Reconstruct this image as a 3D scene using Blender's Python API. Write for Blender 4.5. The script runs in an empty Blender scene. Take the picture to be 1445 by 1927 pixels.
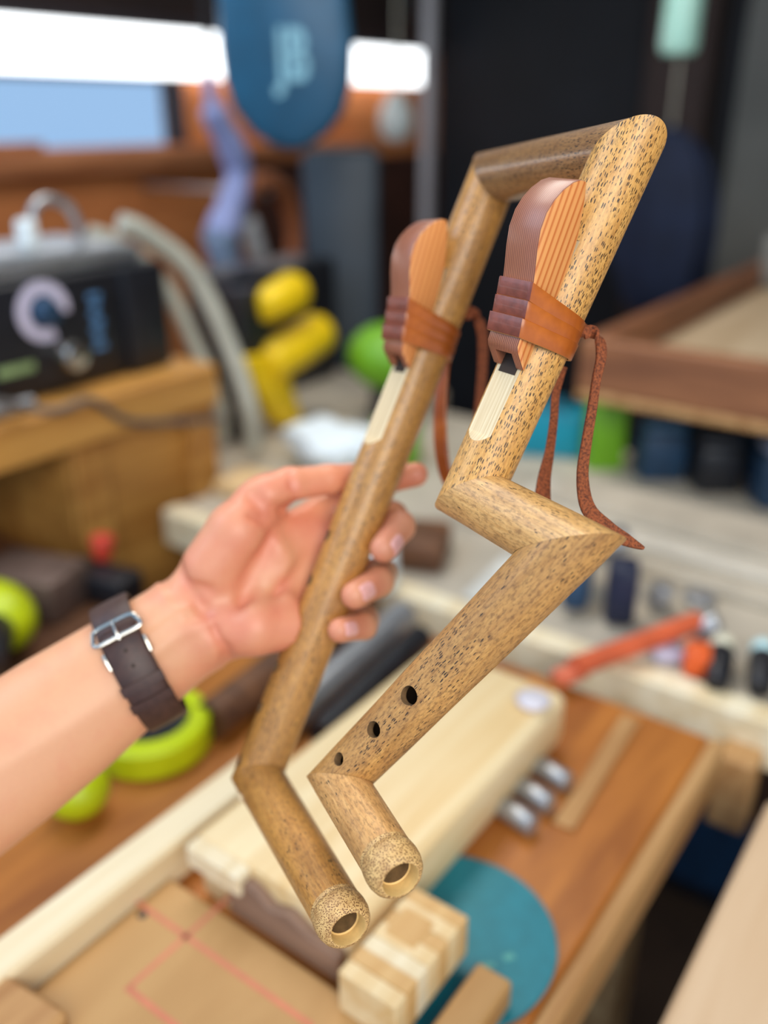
import bpy, bmesh, math, random
import numpy as np
from mathutils import Vector, Matrix, Quaternion

random.seed(7)
sc = bpy.context.scene
col = sc.collection

# ------------------------------------------------------------------ camera
FPX = 1700.0                                    # focal length in pixels of the 1445 x 1927 frame
PITCH, YAW = math.radians(24.0), math.radians(36.0)
CAM = Vector((0.0, 0.0, 1.5))
cam = bpy.data.cameras.new('camera')
cam.sensor_fit = 'VERTICAL'
cam.sensor_height = 36.0
cam.lens = 36.0 * FPX / 1927.0
cam.clip_start = 0.01
cam.dof.use_dof = True
cam.dof.focus_distance = 0.380
cam.dof.aperture_fstop = cam.lens * 1e-3 / 0.011
cam_ob = bpy.data.objects.new('camera', cam)
cam_ob.location = CAM
cam_ob.rotation_euler = (math.pi / 2 - PITCH, 0, YAW)
col.objects.link(cam_ob)
sc.camera = cam_ob

# ------------------------------------------------------------------ world, light, exposure
world = bpy.data.worlds.new('overcast_sky')
sc.world = world
world.use_nodes = True
bg = world.node_tree.nodes['Background']
bg.inputs['Color'].default_value = (0.42, 0.66, 1.0, 1)
bg.inputs['Strength'].default_value = 0.9


def area(name, loc, target, sx, sy, power, color):
    l = bpy.data.lights.new(name, 'AREA')
    l.shape = 'RECTANGLE'
    l.size, l.size_y = sx, sy
    l.energy = power
    l.color = color
    o = bpy.data.objects.new(name, l)
    o.location = loc
    o.rotation_euler = (Vector(target) - Vector(loc)).to_track_quat('-Z', 'Y').to_euler()
    col.objects.link(o)
    return o


area('doorway_daylight', (1.15, -0.75, 2.35), (-0.25, 0.55, 1.15), 1.5, 1.2, 42, (1.0, 0.93, 0.82))
area('side_door_daylight', (-1.25, -0.45, 2.35), (-0.25, 0.4, 1.25), 0.9, 0.9, 11, (0.55, 0.74, 1.0))
area('shop_lamp', (-0.9, 1.0, 2.6), (-0.6, 1.0, 0.9), 1.6, 0.5, 20, (1.0, 0.95, 0.88))

sc.view_settings.view_transform = 'Standard'
sc.view_settings.look = 'None'
sc.view_settings.exposure = 0.0
sc.view_settings.gamma = 1.0
sc.view_settings.use_curve_mapping = False
sc.cycles.use_denoising = True
sc.cycles.max_bounces = 6

# ------------------------------------------------------------------ helpers
cP, sP, cA, sA = math.cos(PITCH), math.sin(PITCH), math.cos(YAW), math.sin(YAW)
RIGHT = Vector((cA, sA, 0))
DOWN = Vector((sA * sP, -cA * sP, -cP))
FWD = Vector((-sA * cP, cA * cP, -sP))


def at(px, py, depth):
    """a point at this distance along the lens axis, in world metres"""
    return CAM + RIGHT * ((px - 722.5) * depth / FPX) + DOWN * ((py - 963.5) * depth / FPX) + FWD * depth


def vec(x, y, z):
    """a direction given as right, down, away"""
    return (RIGHT * x + DOWN * y + FWD * z)


def lin(c):
    return tuple((v / 12.92 if v <= 0.04045 else ((v + 0.055) / 1.055) ** 2.4) for v in (x / 255.0 for x in c))


class NT:
    def __init__(self, name):
        self.m = bpy.data.materials.new(name)
        self.m.use_nodes = True
        self.t = self.m.node_tree
        self.b = self.t.nodes['Principled BSDF']

    def n(self, typ, **kw):
        nd = self.t.nodes.new(typ)
        for k, v in kw.items():
            if k.startswith('i_'):
                nd.inputs[k[2:].replace('_', ' ')].default_value = v
            else:
                setattr(nd, k, v)
        return nd

    def l(self, a, b):
        self.t.links.new(a, b)

    def coords(self, kind='Object', scale=(1, 1, 1), rot=(0, 0, 0)):
        tc = self.n('ShaderNodeTexCoord')
        mp = self.n('ShaderNodeMapping')
        mp.inputs['Scale'].default_value = scale
        mp.inputs['Rotation'].default_value = rot
        self.l(tc.outputs[kind], mp.inputs['Vector'])
        return mp.outputs['Vector']

    def noise(self, v, scale=1.0, detail=3.0, rough=0.55, dist=0.0):
        nd = self.n('ShaderNodeTexNoise')
        nd.inputs['Scale'].default_value = scale
        nd.inputs['Detail'].default_value = detail
        nd.inputs['Roughness'].default_value = rough
        nd.inputs['Distortion'].default_value = dist
        self.l(v, nd.inputs['Vector'])
        return nd.outputs['Fac']

    def ramp(self, fac, stops, interp='LINEAR'):
        r = self.n('ShaderNodeValToRGB')
        r.color_ramp.interpolation = interp
        e = r.color_ramp.elements
        while len(e) < len(stops):
            e.new(0.5)
        for k, (p, c) in enumerate(stops):
            e[k].position = p
            e[k].color = (*c, 1) if len(c) == 3 else c
        self.l(fac, r.inputs['Fac'])
        return r.outputs['Color']

    def mix(self, fac, a, b, mode='MIX'):
        m = self.n('ShaderNodeMix', data_type='RGBA', blend_type=mode)
        for s, v in ((m.inputs[0], fac), (m.inputs[6], a), (m.inputs[7], b)):
            if isinstance(v, (int, float)):
                s.default_value = v
            elif isinstance(v, tuple):
                s.default_value = (*v, 1)
            else:
                self.l(v, s)
        return m.outputs[2]

    def math(self, op, a, b=0.0, c=None):
        m = self.n('ShaderNodeMath', operation=op)
        for s, v in zip(m.inputs, (a, b, c)):
            if v is None:
                continue
            if isinstance(v, (int, float)):
                s.default_value = v
            else:
                self.l(v, s)
        return m.outputs[0]

    def bump(self, h, strength=0.3, dist=0.001):
        b = self.n('ShaderNodeBump')
        b.inputs['Strength'].default_value = strength
        b.inputs['Distance'].default_value = dist
        self.l(h, b.inputs['Height'])
        self.l(b.outputs['Normal'], self.b.inputs['Normal'])

    def set(self, color=None, **kw):
        if color is not None:
            if isinstance(color, tuple):
                self.b.inputs['Base Color'].default_value = (*color, 1)
            else:
                self.l(color, self.b.inputs['Base Color'])
        for k, v in kw.items():
            s = self.b.inputs[k.replace('_', ' ')]
            if hasattr(v, 'is_linked'):
                self.l(v, s)
            else:
                s.default_value = v
        return self.m


def dull(name, rgb, rough=0.6, var=0.18, scale=25.0, metal=0.0, stretch=(1, 1, 1), coat=0.0):
    """a plain painted, plastic, cloth or metal material with a little mottling"""
    m = NT(name)
    c = lin(rgb)
    f = m.noise(m.coords('Object', stretch), scale, 4)
    k = m.ramp(f, [(0.3, tuple(v * (1 - var) for v in c)), (0.7, tuple(min(1, v * (1 + var)) for v in c))])
    return m.set(k, Roughness=rough, Metallic=metal, Coat_Weight=coat)


def wood(name, light, dark, axis=1, fine=60.0, along=3.0, rough=0.55, lo=0.35, hi=0.68, blotch=0.25):
    """long grain along an axis"""
    m = NT(name)
    s = [fine] * 3
    s[axis] = along
    g = m.noise(m.coords('Object', tuple(s)), 1.0, 4, 0.6, 0.4)
    c = m.ramp(g, [(lo, lin(dark)), (hi, lin(light))])
    b = m.noise(m.coords('Object'), 9.0, 3)
    c = m.mix(m.math('MULTIPLY', b, blotch), c, lin(dark), 'MIX')
    m.bump(g, 0.15, 0.0006)
    return m.set(c, Roughness=rough)


def link(name, me, mats, parent=None, loc=None):
    """put a mesh into the scene with its origin at loc (world) and keep it where it was built"""
    o = bpy.data.objects.new(name, me)
    for m in (mats if isinstance(mats, (list, tuple)) else [mats]):
        me.materials.append(m)
    col.objects.link(o)
    if parent is not None:
        o.parent = parent
        base = parent_origin(parent)
    else:
        base = Vector((0, 0, 0))
    if loc is None:
        n = max(1, len(me.vertices))
        s = Vector((0, 0, 0))
        for v in me.vertices:
            s += v.co
        loc = s / n
    loc = Vector(loc)
    me.transform(Matrix.Translation(-loc))
    o.location = loc - base
    return o


def parent_origin(p):
    v = Vector((0, 0, 0))
    while p is not None:
        v += p.location
        p = p.parent
    return v


def thing(name, label, cat, loc, group=None):
    o = bpy.data.objects.new(name, None)
    o.empty_display_size = 0.02
    o.location = loc
    col.objects.link(o)
    o['label'], o['category'] = label, cat
    if group:
        o['group'] = group
    return o


def tag(o, label, cat, group=None):
    o['label'], o['category'] = label, cat
    if group:
        o['group'] = group
    return o


class MB:
    """collects shapes into one mesh"""

    def __init__(self):
        self.bm = bmesh.new()

    def box(self, x0, x1, y0, y1, z0, z1, bev=0.002, rz=0.0, seg=1):
        b = bmesh.new()
        bmesh.ops.create_cube(b, size=1)
        for v in b.verts:
            v.co = Vector(((v.co.x) * (x1 - x0), (v.co.y) * (y1 - y0), (v.co.z) * (z1 - z0)))
        if bev > 0:
            bmesh.ops.bevel(b, geom=b.edges[:], offset=min(bev, 0.45 * min(abs(x1 - x0), abs(y1 - y0), abs(z1 - z0))), segments=seg, affect='EDGES', profile=0.5)
        M = Matrix.Translation(((x0 + x1) / 2, (y0 + y1) / 2, (z0 + z1) / 2)) @ Matrix.Rotation(rz, 4, 'Z')
        b.transform(M)
        self.add(b)
        return self

    def add(self, b):
        me = bpy.data.meshes.new('tmp')
        b.to_mesh(me)
        b.free()
        self.bm.from_mesh(me)
        bpy.data.meshes.remove(me)

    def lathe(self, p0, p1, prof, seg=32, cap=True):
        """prof: list of (fraction or metres along p0->p1 as t in metres, radius)"""
        p0, p1 = Vector(p0), Vector(p1)
        d = (p1 - p0).normalized()
        a = d.orthogonal().normalized()
        c = d.cross(a)
        b = bmesh.new()
        rings = []
        for t, r in prof:
            rings.append([b.verts.new(p0 + d * t + (a * math.cos(2 * math.pi * k / seg) + c * math.sin(2 * math.pi * k / seg)) * max(r, 1e-6)) for k in range(seg)])
        for i in range(len(rings) - 1):
            for k in range(seg):
                b.faces.new((rings[i][k], rings[i][(k + 1) % seg], rings[i + 1][(k + 1) % seg], rings[i + 1][k]))
        if cap:
            b.faces.new(rings[0][::-1])
            b.faces.new(rings[-1])
        bmesh.ops.recalc_face_normals(b, faces=b.faces[:])
        self.add(b)
        return self

    def rod(self, p0, p1, r, r1=None, rnd=0.25, seg=24):
        L = (Vector(p1) - Vector(p0)).length
        r1 = r if r1 is None else r1
        e, e1 = r * rnd, r1 * rnd
        return self.lathe(p0, p1, [(0, r - e), (e * 0.35, r - e * 0.3), (e, r), (L - e1, r1), (L - e1 * 0.35, r1 - e1 * 0.3), (L, r1 - e1)], seg)

    def ball(self, c, r, sx=1, sy=1, sz=1, seg=24):
        b = bmesh.new()
        bmesh.ops.create_uvsphere(b, u_segments=seg, v_segments=seg // 2, radius=1)
        b.transform(Matrix.Translation(c) @ Matrix.Diagonal((r * sx, r * sy, r * sz, 1)))
        self.add(b)
        return self

    def cable(self, pts, r, seg=10, sub=6, closed=False):
        P = smooth_path([Vector(p) for p in pts], sub, closed)
        b = bmesh.new()
        rings = []
        up = None
        n = len(P)
        for i, p in enumerate(P):
            q0, q1 = (P[(i - 1) % n], P[(i + 1) % n]) if closed else (P[max(i - 1, 0)], P[min(i + 1, n - 1)])
            d = (q1 - q0).normalized()
            if up is None:
                up = d.orthogonal().normalized()
            up = (up - d * up.dot(d)).normalized()
            s = d.cross(up)
            rr = r[min(len(r) - 1, int(i * len(r) / n))] if isinstance(r, (list, tuple)) else r
            rings.append([b.verts.new(p + (up * math.cos(2 * math.pi * k / seg) + s * math.sin(2 * math.pi * k / seg)) * rr) for k in range(seg)])
        for i in range(n if closed else n - 1):
            A, B = rings[i], rings[(i + 1) % n]
            for k in range(seg):
                b.faces.new((A[k], A[(k + 1) % seg], B[(k + 1) % seg], B[k]))
        if not closed:
            b.faces.new(rings[0][::-1])
            b.faces.new(rings[-1])
        bmesh.ops.recalc_face_normals(b, faces=b.faces[:])
        self.add(b)
        return self

    def prism(self, poly, origin, ax, ay, az, h, bev=0.0):
        """polygon in (ax, ay) from origin, extruded by h along az"""
        b = bmesh.new()
        o, ax, ay, az = Vector(origin), Vector(ax), Vector(ay), Vector(az)
        lo = [b.verts.new(o + ax * x + ay * y) for x, y in poly]
        hi = [b.verts.new(o + ax * x + ay * y + az * h) for x, y in poly]
        n = len(poly)
        b.faces.new(lo[::-1])
        b.faces.new(hi)
        for k in range(n):
            b.faces.new((lo[k], lo[(k + 1) % n], hi[(k + 1) % n], hi[k]))
        bmesh.ops.recalc_face_normals(b, faces=b.faces[:])
        if bev > 0:
            es = [e for e in b.edges if e.calc_face_angle(0) > 0.5]
            bmesh.ops.bevel(b, geom=es, offset=bev, segments=2, affect='EDGES', profile=0.5)
        self.add(b)
        return self

    def mesh(self, smooth=35.0):
        me = bpy.data.meshes.new('mesh')
        self.bm.to_mesh(me)
        self.bm.free()
        finish(me, smooth)
        return me

    def make(self, name, mats, parent=None, loc=None, smooth=35.0):
        return link(name, self.mesh(smooth), mats, parent, loc)


def finish(me, smooth=35.0):
    if smooth:
        for p in me.polygons:
            p.use_smooth = True
        me.set_sharp_from_angle(angle=math.radians(smooth))
    else:
        for p in me.polygons:
            p.use_smooth = False
    return me


def smooth_path(P, sub, closed=False):
    out = []
    n = len(P)
    rng = range(n) if closed else range(n - 1)
    for i in rng:
        if closed:
            a, b, c, d = P[(i - 1) % n], P[i], P[(i + 1) % n], P[(i + 2) % n]
        else:
            a, b, c, d = P[max(i - 1, 0)], P[i], P[i + 1], P[min(i + 2, n - 1)]
        for k in range(sub):
            t = k / sub
            out.append(0.5 * ((2 * b) + (c - a) * t + (2 * a - 5 * b + 4 * c - d) * t * t + (3 * b - a - 3 * c + d) * t ** 3))
    if not closed:
        out.append(P[-1])
    return out


def smooth_vals(v, sub):
    out = []
    for i in range(len(v) - 1):
        for k in range(sub):
            out.append(v[i] + (v[i + 1] - v[i]) * k / sub)
    out.append(v[-1])
    return out


def ribbon(pts, widths, thick, sides, sub=8):
    """a flat strip along pts; sides gives the direction its width runs in at every point"""
    P = smooth_path([Vector(p) for p in pts], sub)
    W = smooth_vals(widths, sub)
    S = smooth_path([Vector(s) for s in sides], sub)
    b = bmesh.new()
    rings = []
    for i, p in enumerate(P):
        d = (P[min(i + 1, len(P) - 1)] - P[max(i - 1, 0)]).normalized()
        s = (S[i] - d * S[i].dot(d)).normalized()
        t = d.cross(s)
        w, h = W[i] / 2, thick / 2
        ring = [(-w, -h * .6), (-w * .85, -h), (w * .85, -h), (w, -h * .6), (w, h * .6), (w * .85, h), (-w * .85, h), (-w, h * .6)]
        rings.append([b.verts.new(p + s * x + t * y) for x, y in ring])
    for i in range(len(rings) - 1):
        for k in range(8):
            b.faces.new((rings[i][k], rings[i][(k + 1) % 8], rings[i + 1][(k + 1) % 8], rings[i + 1][k]))
    b.faces.new(rings[0][::-1])
    b.faces.new(rings[-1])
    bmesh.ops.recalc_face_normals(b, faces=b.faces[:])
    m = MB()
    m.add(b)
    return m


def boolean(o, cutters):
    for c in cutters:
        md = o.modifiers.new('cut', 'BOOLEAN')
        md.operation = 'DIFFERENCE'
        md.solver = 'EXACT'
        md.object = c
    bpy.context.view_layer.update()
    dg = bpy.context.evaluated_depsgraph_get()
    me = bpy.data.meshes.new_from_object(o.evaluated_get(dg))
    o.modifiers.clear()
    old = o.data
    o.data = me
    bpy.data.meshes.remove(old)
    for c in cutters:
        d = c.data
        bpy.data.objects.remove(c)
        bpy.data.meshes.remove(d)
    finish(me, 32)


# ------------------------------------------------------------------ materials
def bamboo(name, density, brown, coat=0.12, *, light=(214, 170, 100), mid=(190, 140, 74), seed=0.0, dash=(1150.0, 270.0)):
    """bamboo skin: tan ground, brown clouding, short dark flecks that run with the fibre (UV is in metres: around, along)"""
    m = NT(name)
    uv = m.n('ShaderNodeUVMap')
    off = m.n('ShaderNodeVectorMath', operation='ADD')
    off.inputs[1].default_value = (seed, seed * 1.7, 0)
    m.l(uv.outputs['UV'], off.inputs[0])
    base = off.outputs[0]

    def scaled(s):
        v = m.n('ShaderNodeVectorMath', operation='MULTIPLY')
        v.inputs[1].default_value = (s[0], s[1], 1)
        m.l(base, v.inputs[0])
        return v.outputs[0]
    g = m.noise(scaled((900, 60)), 1.0, 4, 0.65)
    c = m.ramp(g, [(0.3, lin(mid)), (0.65, lin(light))])
    cloud = m.noise(scaled((70, 26)), 1.0, 5, 0.6)
    c = m.mix(m.ramp(cloud, [(0.62 - brown * 0.35, (0, 0, 0)), (0.95 - brown * 0.3, (0.62, 0.62, 0.62))]), c, lin((126, 82, 40)))
    mott = m.noise(scaled((800, 260)), 1.0, 3, 0.7)
    c = m.mix(m.ramp(mott, [(0.47, (0, 0, 0)), (0.64, (0.2 + brown * 0.6,) * 3)]), c, lin((98, 62, 34)))
    # flecks
    warp = m.noise(scaled((300, 300)), 1.0, 2)
    w = m.n('ShaderNodeVectorMath', operation='ADD')
    wv = m.n('ShaderNodeCombineXYZ')
    m.l(m.math('MULTIPLY', m.math('SUBTRACT', warp, 0.5), 0.9), wv.inputs[0])
    m.l(scaled(dash), w.inputs[0])
    m.l(wv.outputs[0], w.inputs[1])
    vo = m.n('ShaderNodeTexVoronoi', voronoi_dimensions='2D', feature='F1')
    vo.inputs['Scale'].default_value = 1.0
    vo.inputs['Randomness'].default_value = 0.9
    m.l(w.outputs[0], vo.inputs['Vector'])
    cell = m.n('ShaderNodeSeparateColor')
    m.l(vo.outputs['Color'], cell.inputs[0])
    patch = m.noise(scaled((95, 24)), 1.0, 3, 0.6)
    size = m.math('ADD', 0.12, m.math('MULTIPLY', cell.outputs[1], 0.24))
    shape = m.math('LESS_THAN', vo.outputs['Distance'], size)
    lim = m.math('ADD', density - 0.5, m.math('MULTIPLY', m.math('SUBTRACT', patch, 0.5), 3.2))
    lim = m.math('ADD', lim, 0.5)
    keep = m.math('LESS_THAN', cell.outputs[0], lim)
    fleck = m.math('MULTIPLY', shape, keep)
    c = m.mix(m.math('MULTIPLY', fleck, 0.92), c, lin((38, 26, 18)))
    h = m.math('SUBTRACT', m.math('MULTIPLY', g, 0.5), m.math('MULTIPLY', fleck, 0.9))
    m.bump(h, 0.35, 0.0003)
    return m.set(c, Roughness=0.42, Coat_Weight=coat, Coat_Roughness=0.22)


M = {}
M['bamboo_front'] = bamboo('speckled_bamboo', 0.70, 0.25, 0.1, light=(230, 174, 96), mid=(200, 138, 66), seed=0.31)
M['bamboo_bridge'] = bamboo('dark_speckled_bamboo', 0.3, 0.95, 0.7, light=(176, 130, 78), mid=(136, 96, 54), seed=1.13)
M['bamboo_knee'] = bamboo('honey_bamboo', 0.06, 0.5, 0.12, light=(230, 178, 108), mid=(202, 146, 80), seed=2.37)
M['bamboo_lower'] = bamboo('brown_mottled_bamboo', 0.2, 0.72, 0.1, light=(213, 160, 90), mid=(182, 126, 64), seed=3.11)
M['bamboo_foot'] = bamboo('freckled_bamboo', 0.1, 0.42, 0.12, light=(226, 172, 104), mid=(196, 138, 76), seed=4.53)
M['bamboo_drone'] = bamboo('plain_bamboo', 0.05, 0.5, 0.3, light=(210, 152, 76), mid=(180, 120, 52), seed=5.77)

m = NT('bamboo_end_grain')
v = m.n('ShaderNodeTexVoronoi', feature='F1')
v.inputs['Scale'].default_value = 1350.0
m.l(m.coords('Object'), v.inputs['Vector'])
c = m.ramp(v.outputs['Distance'], [(0.30, lin((112, 70, 34))), (0.50, lin((222, 178, 112)))])
f = m.noise(m.coords('Object'), 160.0, 3)
c = m.mix(m.ramp(f, [(0.4, (0, 0, 0)), (0.75, (0.7, 0.7, 0.7))]), c, lin((150, 100, 52)))
m.bump(v.outputs['Distance'], 0.3, 0.0004)
M['end_grain'] = m.set(c, Roughness=0.5)
M['bore'] = dull('bare_bamboo_bore', (220, 178, 108), 0.6, 0.2, 120)
M['inner_bore'] = dull('brown_inner_bore', (134, 104, 66), 0.7, 0.3, 200)
M['membrane'] = dull('grey_node_membrane', (150, 136, 112), 0.7, 0.3, 200)
M['inside'] = dull('dark_hollow', (52, 36, 22), 0.8, 0.3, 90)  # dark brown tone for cane insides and small holes
M['ramp'] = wood('pale_shaved_bamboo', (236, 214, 174), (204, 172, 122), 1, 700, 18, 0.5, 0.3, 0.7, 0.15)
M['hole_wall'] = dull('burnt_hole_edge', (120, 92, 62), 0.5, 0.3, 300)


def cedar(name, light, dark, axis_scale, sharp=(0.45, 0.6)):
    m = NT(name)
    uv = m.n('ShaderNodeUVMap')
    v = m.n('ShaderNodeVectorMath', operation='MULTIPLY')
    v.inputs[1].default_value = (*axis_scale, 1)
    m.l(uv.outputs['UV'], v.inputs[0])
    wv = m.n('ShaderNodeTexWave', wave_type='BANDS', bands_direction='Y', wave_profile='SAW')
    wv.inputs['Scale'].default_value = 1.0
    wv.inputs['Distortion'].default_value = 1.6
    wv.inputs['Detail'].default_value = 2.0
    wv.inputs['Detail Scale'].default_value = 0.35
    m.l(v.outputs[0], wv.inputs['Vector'])
    c = m.ramp(wv.outputs['Fac'], [(0.0, lin(light)), (sharp[0], lin(light)), (sharp[1] + 0.2, lin(dark)), (1.0, lin(light))])
    n = m.noise(v.outputs[0], 3.0, 3)
    c = m.mix(m.math('MULTIPLY', n, 0.35), c, lin(dark))
    return m.set(c, Roughness=0.38, Coat_Weight=0.15, Coat_Roughness=0.25)


M['cedar_side'] = cedar('cedar_flat_grain', (240, 168, 98), (196, 100, 44), (16, 95))
M['cedar_top'] = cedar('cedar_edge_grain', (186, 116, 82), (104, 56, 40), (30, 300), (0.2, 0.5))

m = NT('oiled_leather')
f = m.noise(m.coords('Object'), 260.0, 4, 0.6)
g = m.noise(m.coords('Object'), 45.0, 3)
c = m.ramp(g, [(0.3, lin((140, 62, 18))), (0.7, lin((208, 112, 36)))])
c = m.mix(m.math('MULTIPLY', f, 0.3), c, lin((78, 30, 14)))
m.bump(f, 0.25, 0.0003)
M['leather'] = m.set(c, Roughness=0.34, Coat_Weight=0.2, Coat_Roughness=0.3)
M['leather_sky_top'] = dull('sky_toned_leather', (124, 62, 46), 0.42, 0.25, 220, coat=0.1)  # binding faces on the block top, reflected sky mixed into their colour
M['leather_edge'] = dull('raw_leather_edge', (226, 170, 104), 0.8, 0.2, 300)
m = NT('suede_thong')
f = m.noise(m.coords('Object'), 900.0, 4, 0.7)
c = m.ramp(f, [(0.32, lin((62, 24, 10))), (0.6, lin((156, 80, 38)))])
m.bump(f, 0.7, 0.0006)
M['suede'] = m.set(c, Roughness=0.85)

m = NT('skin')
at_n = m.n('ShaderNodeAttribute', attribute_name='ruddy_fold_shade')
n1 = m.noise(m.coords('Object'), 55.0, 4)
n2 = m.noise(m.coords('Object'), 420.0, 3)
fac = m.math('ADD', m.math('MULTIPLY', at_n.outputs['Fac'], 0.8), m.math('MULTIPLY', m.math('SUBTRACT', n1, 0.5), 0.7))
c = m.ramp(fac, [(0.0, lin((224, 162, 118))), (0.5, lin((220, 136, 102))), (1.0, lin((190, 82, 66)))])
c = m.mix(m.math('MULTIPLY', n2, 0.16), c, lin((190, 120, 92)))
n3 = m.noise(m.coords('Object'), 700.0, 3)
m.bump(n3, 0.12, 0.0004)
M['skin'] = m.set(c, Roughness=0.46, Subsurface_Weight=0.06, Subsurface_Radius=(0.006, 0.0025, 0.0014), Subsurface_Scale=1.0)
M['nail'] = dull('fingernail', (240, 176, 164), 0.28, 0.08, 200, coat=0.3)

M['strap'] = dull('dark_brown_strap', (66, 40, 30), 0.5, 0.25, 240)
M['steel'] = dull('brushed_steel', (200, 196, 186), 0.25, 0.1, 200, metal=1.0)

# ------------------------------------------------------------------ room (the shed is open behind the camera)
M['wall_wood'] = wood('brown_board_wall', (226, 146, 84), (180, 104, 54), 1, 24, 2, 0.7)
M['dark_wall'] = dull('dark_painted_wall', (24, 27, 33), 0.8, 0.3, 3)
M['ceil'] = dull('dark_ceiling_boards', (44, 30, 26), 0.85, 0.3, 5)
M['floor'] = dull('dusty_floor', (92, 70, 50), 0.8, 0.3, 6)


def struct(name, o):
    o.name = name
    o['kind'] = 'structure'
    return o


struct('floor', MB().box(-2.3, 1.6, -1.2, 3.5, -0.05, 0.0, 0).make('floor', M['floor'], smooth=0))
struct('ceiling', MB().box(-2.3, 1.6, 0.75, 3.5, 2.7, 2.75, 0).make('ceiling', M['ceil'], smooth=0))
# left wall with a window opening
w = MB().box(-2.3, -2.2, -1.2, 1.2, 0, 2.7, 0).box(-2.3, -2.2, 2.02, 3.5, 0, 2.7, 0)
w.box(-2.3, -2.2, 1.2, 2.02, 0, 1.405, 0).box(-2.3, -2.2, 1.2, 2.02, 1.585, 2.7, 0)
struct('wall_left', w.make('wall_left', M['wall_wood'], smooth=0))
struct('wall_back', MB().box(-2.3, 1.6, 3.4, 3.5, 0, 2.7, 0).make('wall_back', M['dark_wall'], smooth=0))
MB().box(-1.0, 1.5, 3.385, 3.4, 0, 2.7, .002).make('grey_panel', dull('grey_panel', (112, 114, 110), .8, .15, 4), bpy.data.objects['wall_back'])
struct('wall_right', MB().box(1.5, 1.6, 0.6, 3.5, 0, 2.7, 0).make('wall_right', M['dark_wall'], smooth=0))
M['sill'] = wood('reddish_sill_wood', (204, 138, 92), (150, 88, 50), 1, 40, 3, 0.5)
MB().box(-2.2, -2.17, -1.2, 3.4, 1.735, 2.7, .003).make('upper_board', M['ceil'], bpy.data.objects['wall_left'])
MB().box(-2.2, -2.175, 2.28, 3.4, 0, 1.34, .003).make('dark_board', dull('dark_red_brown_board', (74, 42, 30), .75, .3, 6), bpy.data.objects['wall_left'])
win = MB().box(-2.2, -2.14, 1.0, 2.9, 1.345, 1.40, 0.004).make('window_1', M['sill'])
win['kind'] = 'structure'
g = NT('window_glass')
g.set((0.95, 0.98, 1.0), Transmission_Weight=1.0, Roughness=0.03, IOR=1.45)
MB().box(-2.262, -2.256, 1.2, 2.02, 1.405, 1.585, 0).make('pane', g.m, win)
M['frame'] = dull('dark_window_frame', (50, 44, 48), 0.6)
MB().box(-2.27, -2.2, 2.0, 2.03, 1.40, 1.59, 0.002).box(-2.27, -2.2, 1.2, 2.03, 1.575, 1.592, 0.002).make('frame', M['frame'], win)
MB().box(-2.2, -2.16, 1.32, 1.50, 1.40, 1.425, 0.003).make('block', M['sill'], win)

# long glowing strip light in front of the wall
t = thing('strip_light', 'long glowing white strip light high on the left wall', 'light', (-2.1, 2.3, 1.68))
MB().box(-2.16, -2.10, -1.0, 3.3, 1.70, 1.73, 0.004).make('housing', M['frame'], t)
e = NT('glowing_diffuser')
e.set((1, 1, 1), Emission_Color=(0.94, 0.98, 1.0, 1), Emission_Strength=3.2)
MB().box(-2.155, -2.105, -0.98, 3.16, 1.585, 1.70, 0.01, seg=2).make('diffuser', e.m, t)
for y in (-.6, 1.0, 3.1):
    MB().rod((-2.13, y, 1.73), (-2.13, y, 2.7), 0.004).make('hanger', M['steel'], t)


# ------------------------------------------------------------------ the flute: two bamboo branches joined at the top
J0, J1, J2, J3, J4, J5 = at(928, 333, .500), at(1177, 289, .390), at(887, 931, .403), at(1068, 1030, .363), at(638, 1468, .415), at(729, 1615, .367)
K1, K2 = at(485, 1460, .500), at(634, 1712, .399)
flute = thing('bamboo_flute', 'zigzag double bamboo flute with two cedar blocks tied on by leather, held in the hand', 'flute', (J0 + J4) / 2)


def miter(a, b, c):
    """normal of the plane that mitres the run a-b into b-c"""
    return ((b - a).normalized() + (c - b).normalized()).normalized()


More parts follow.
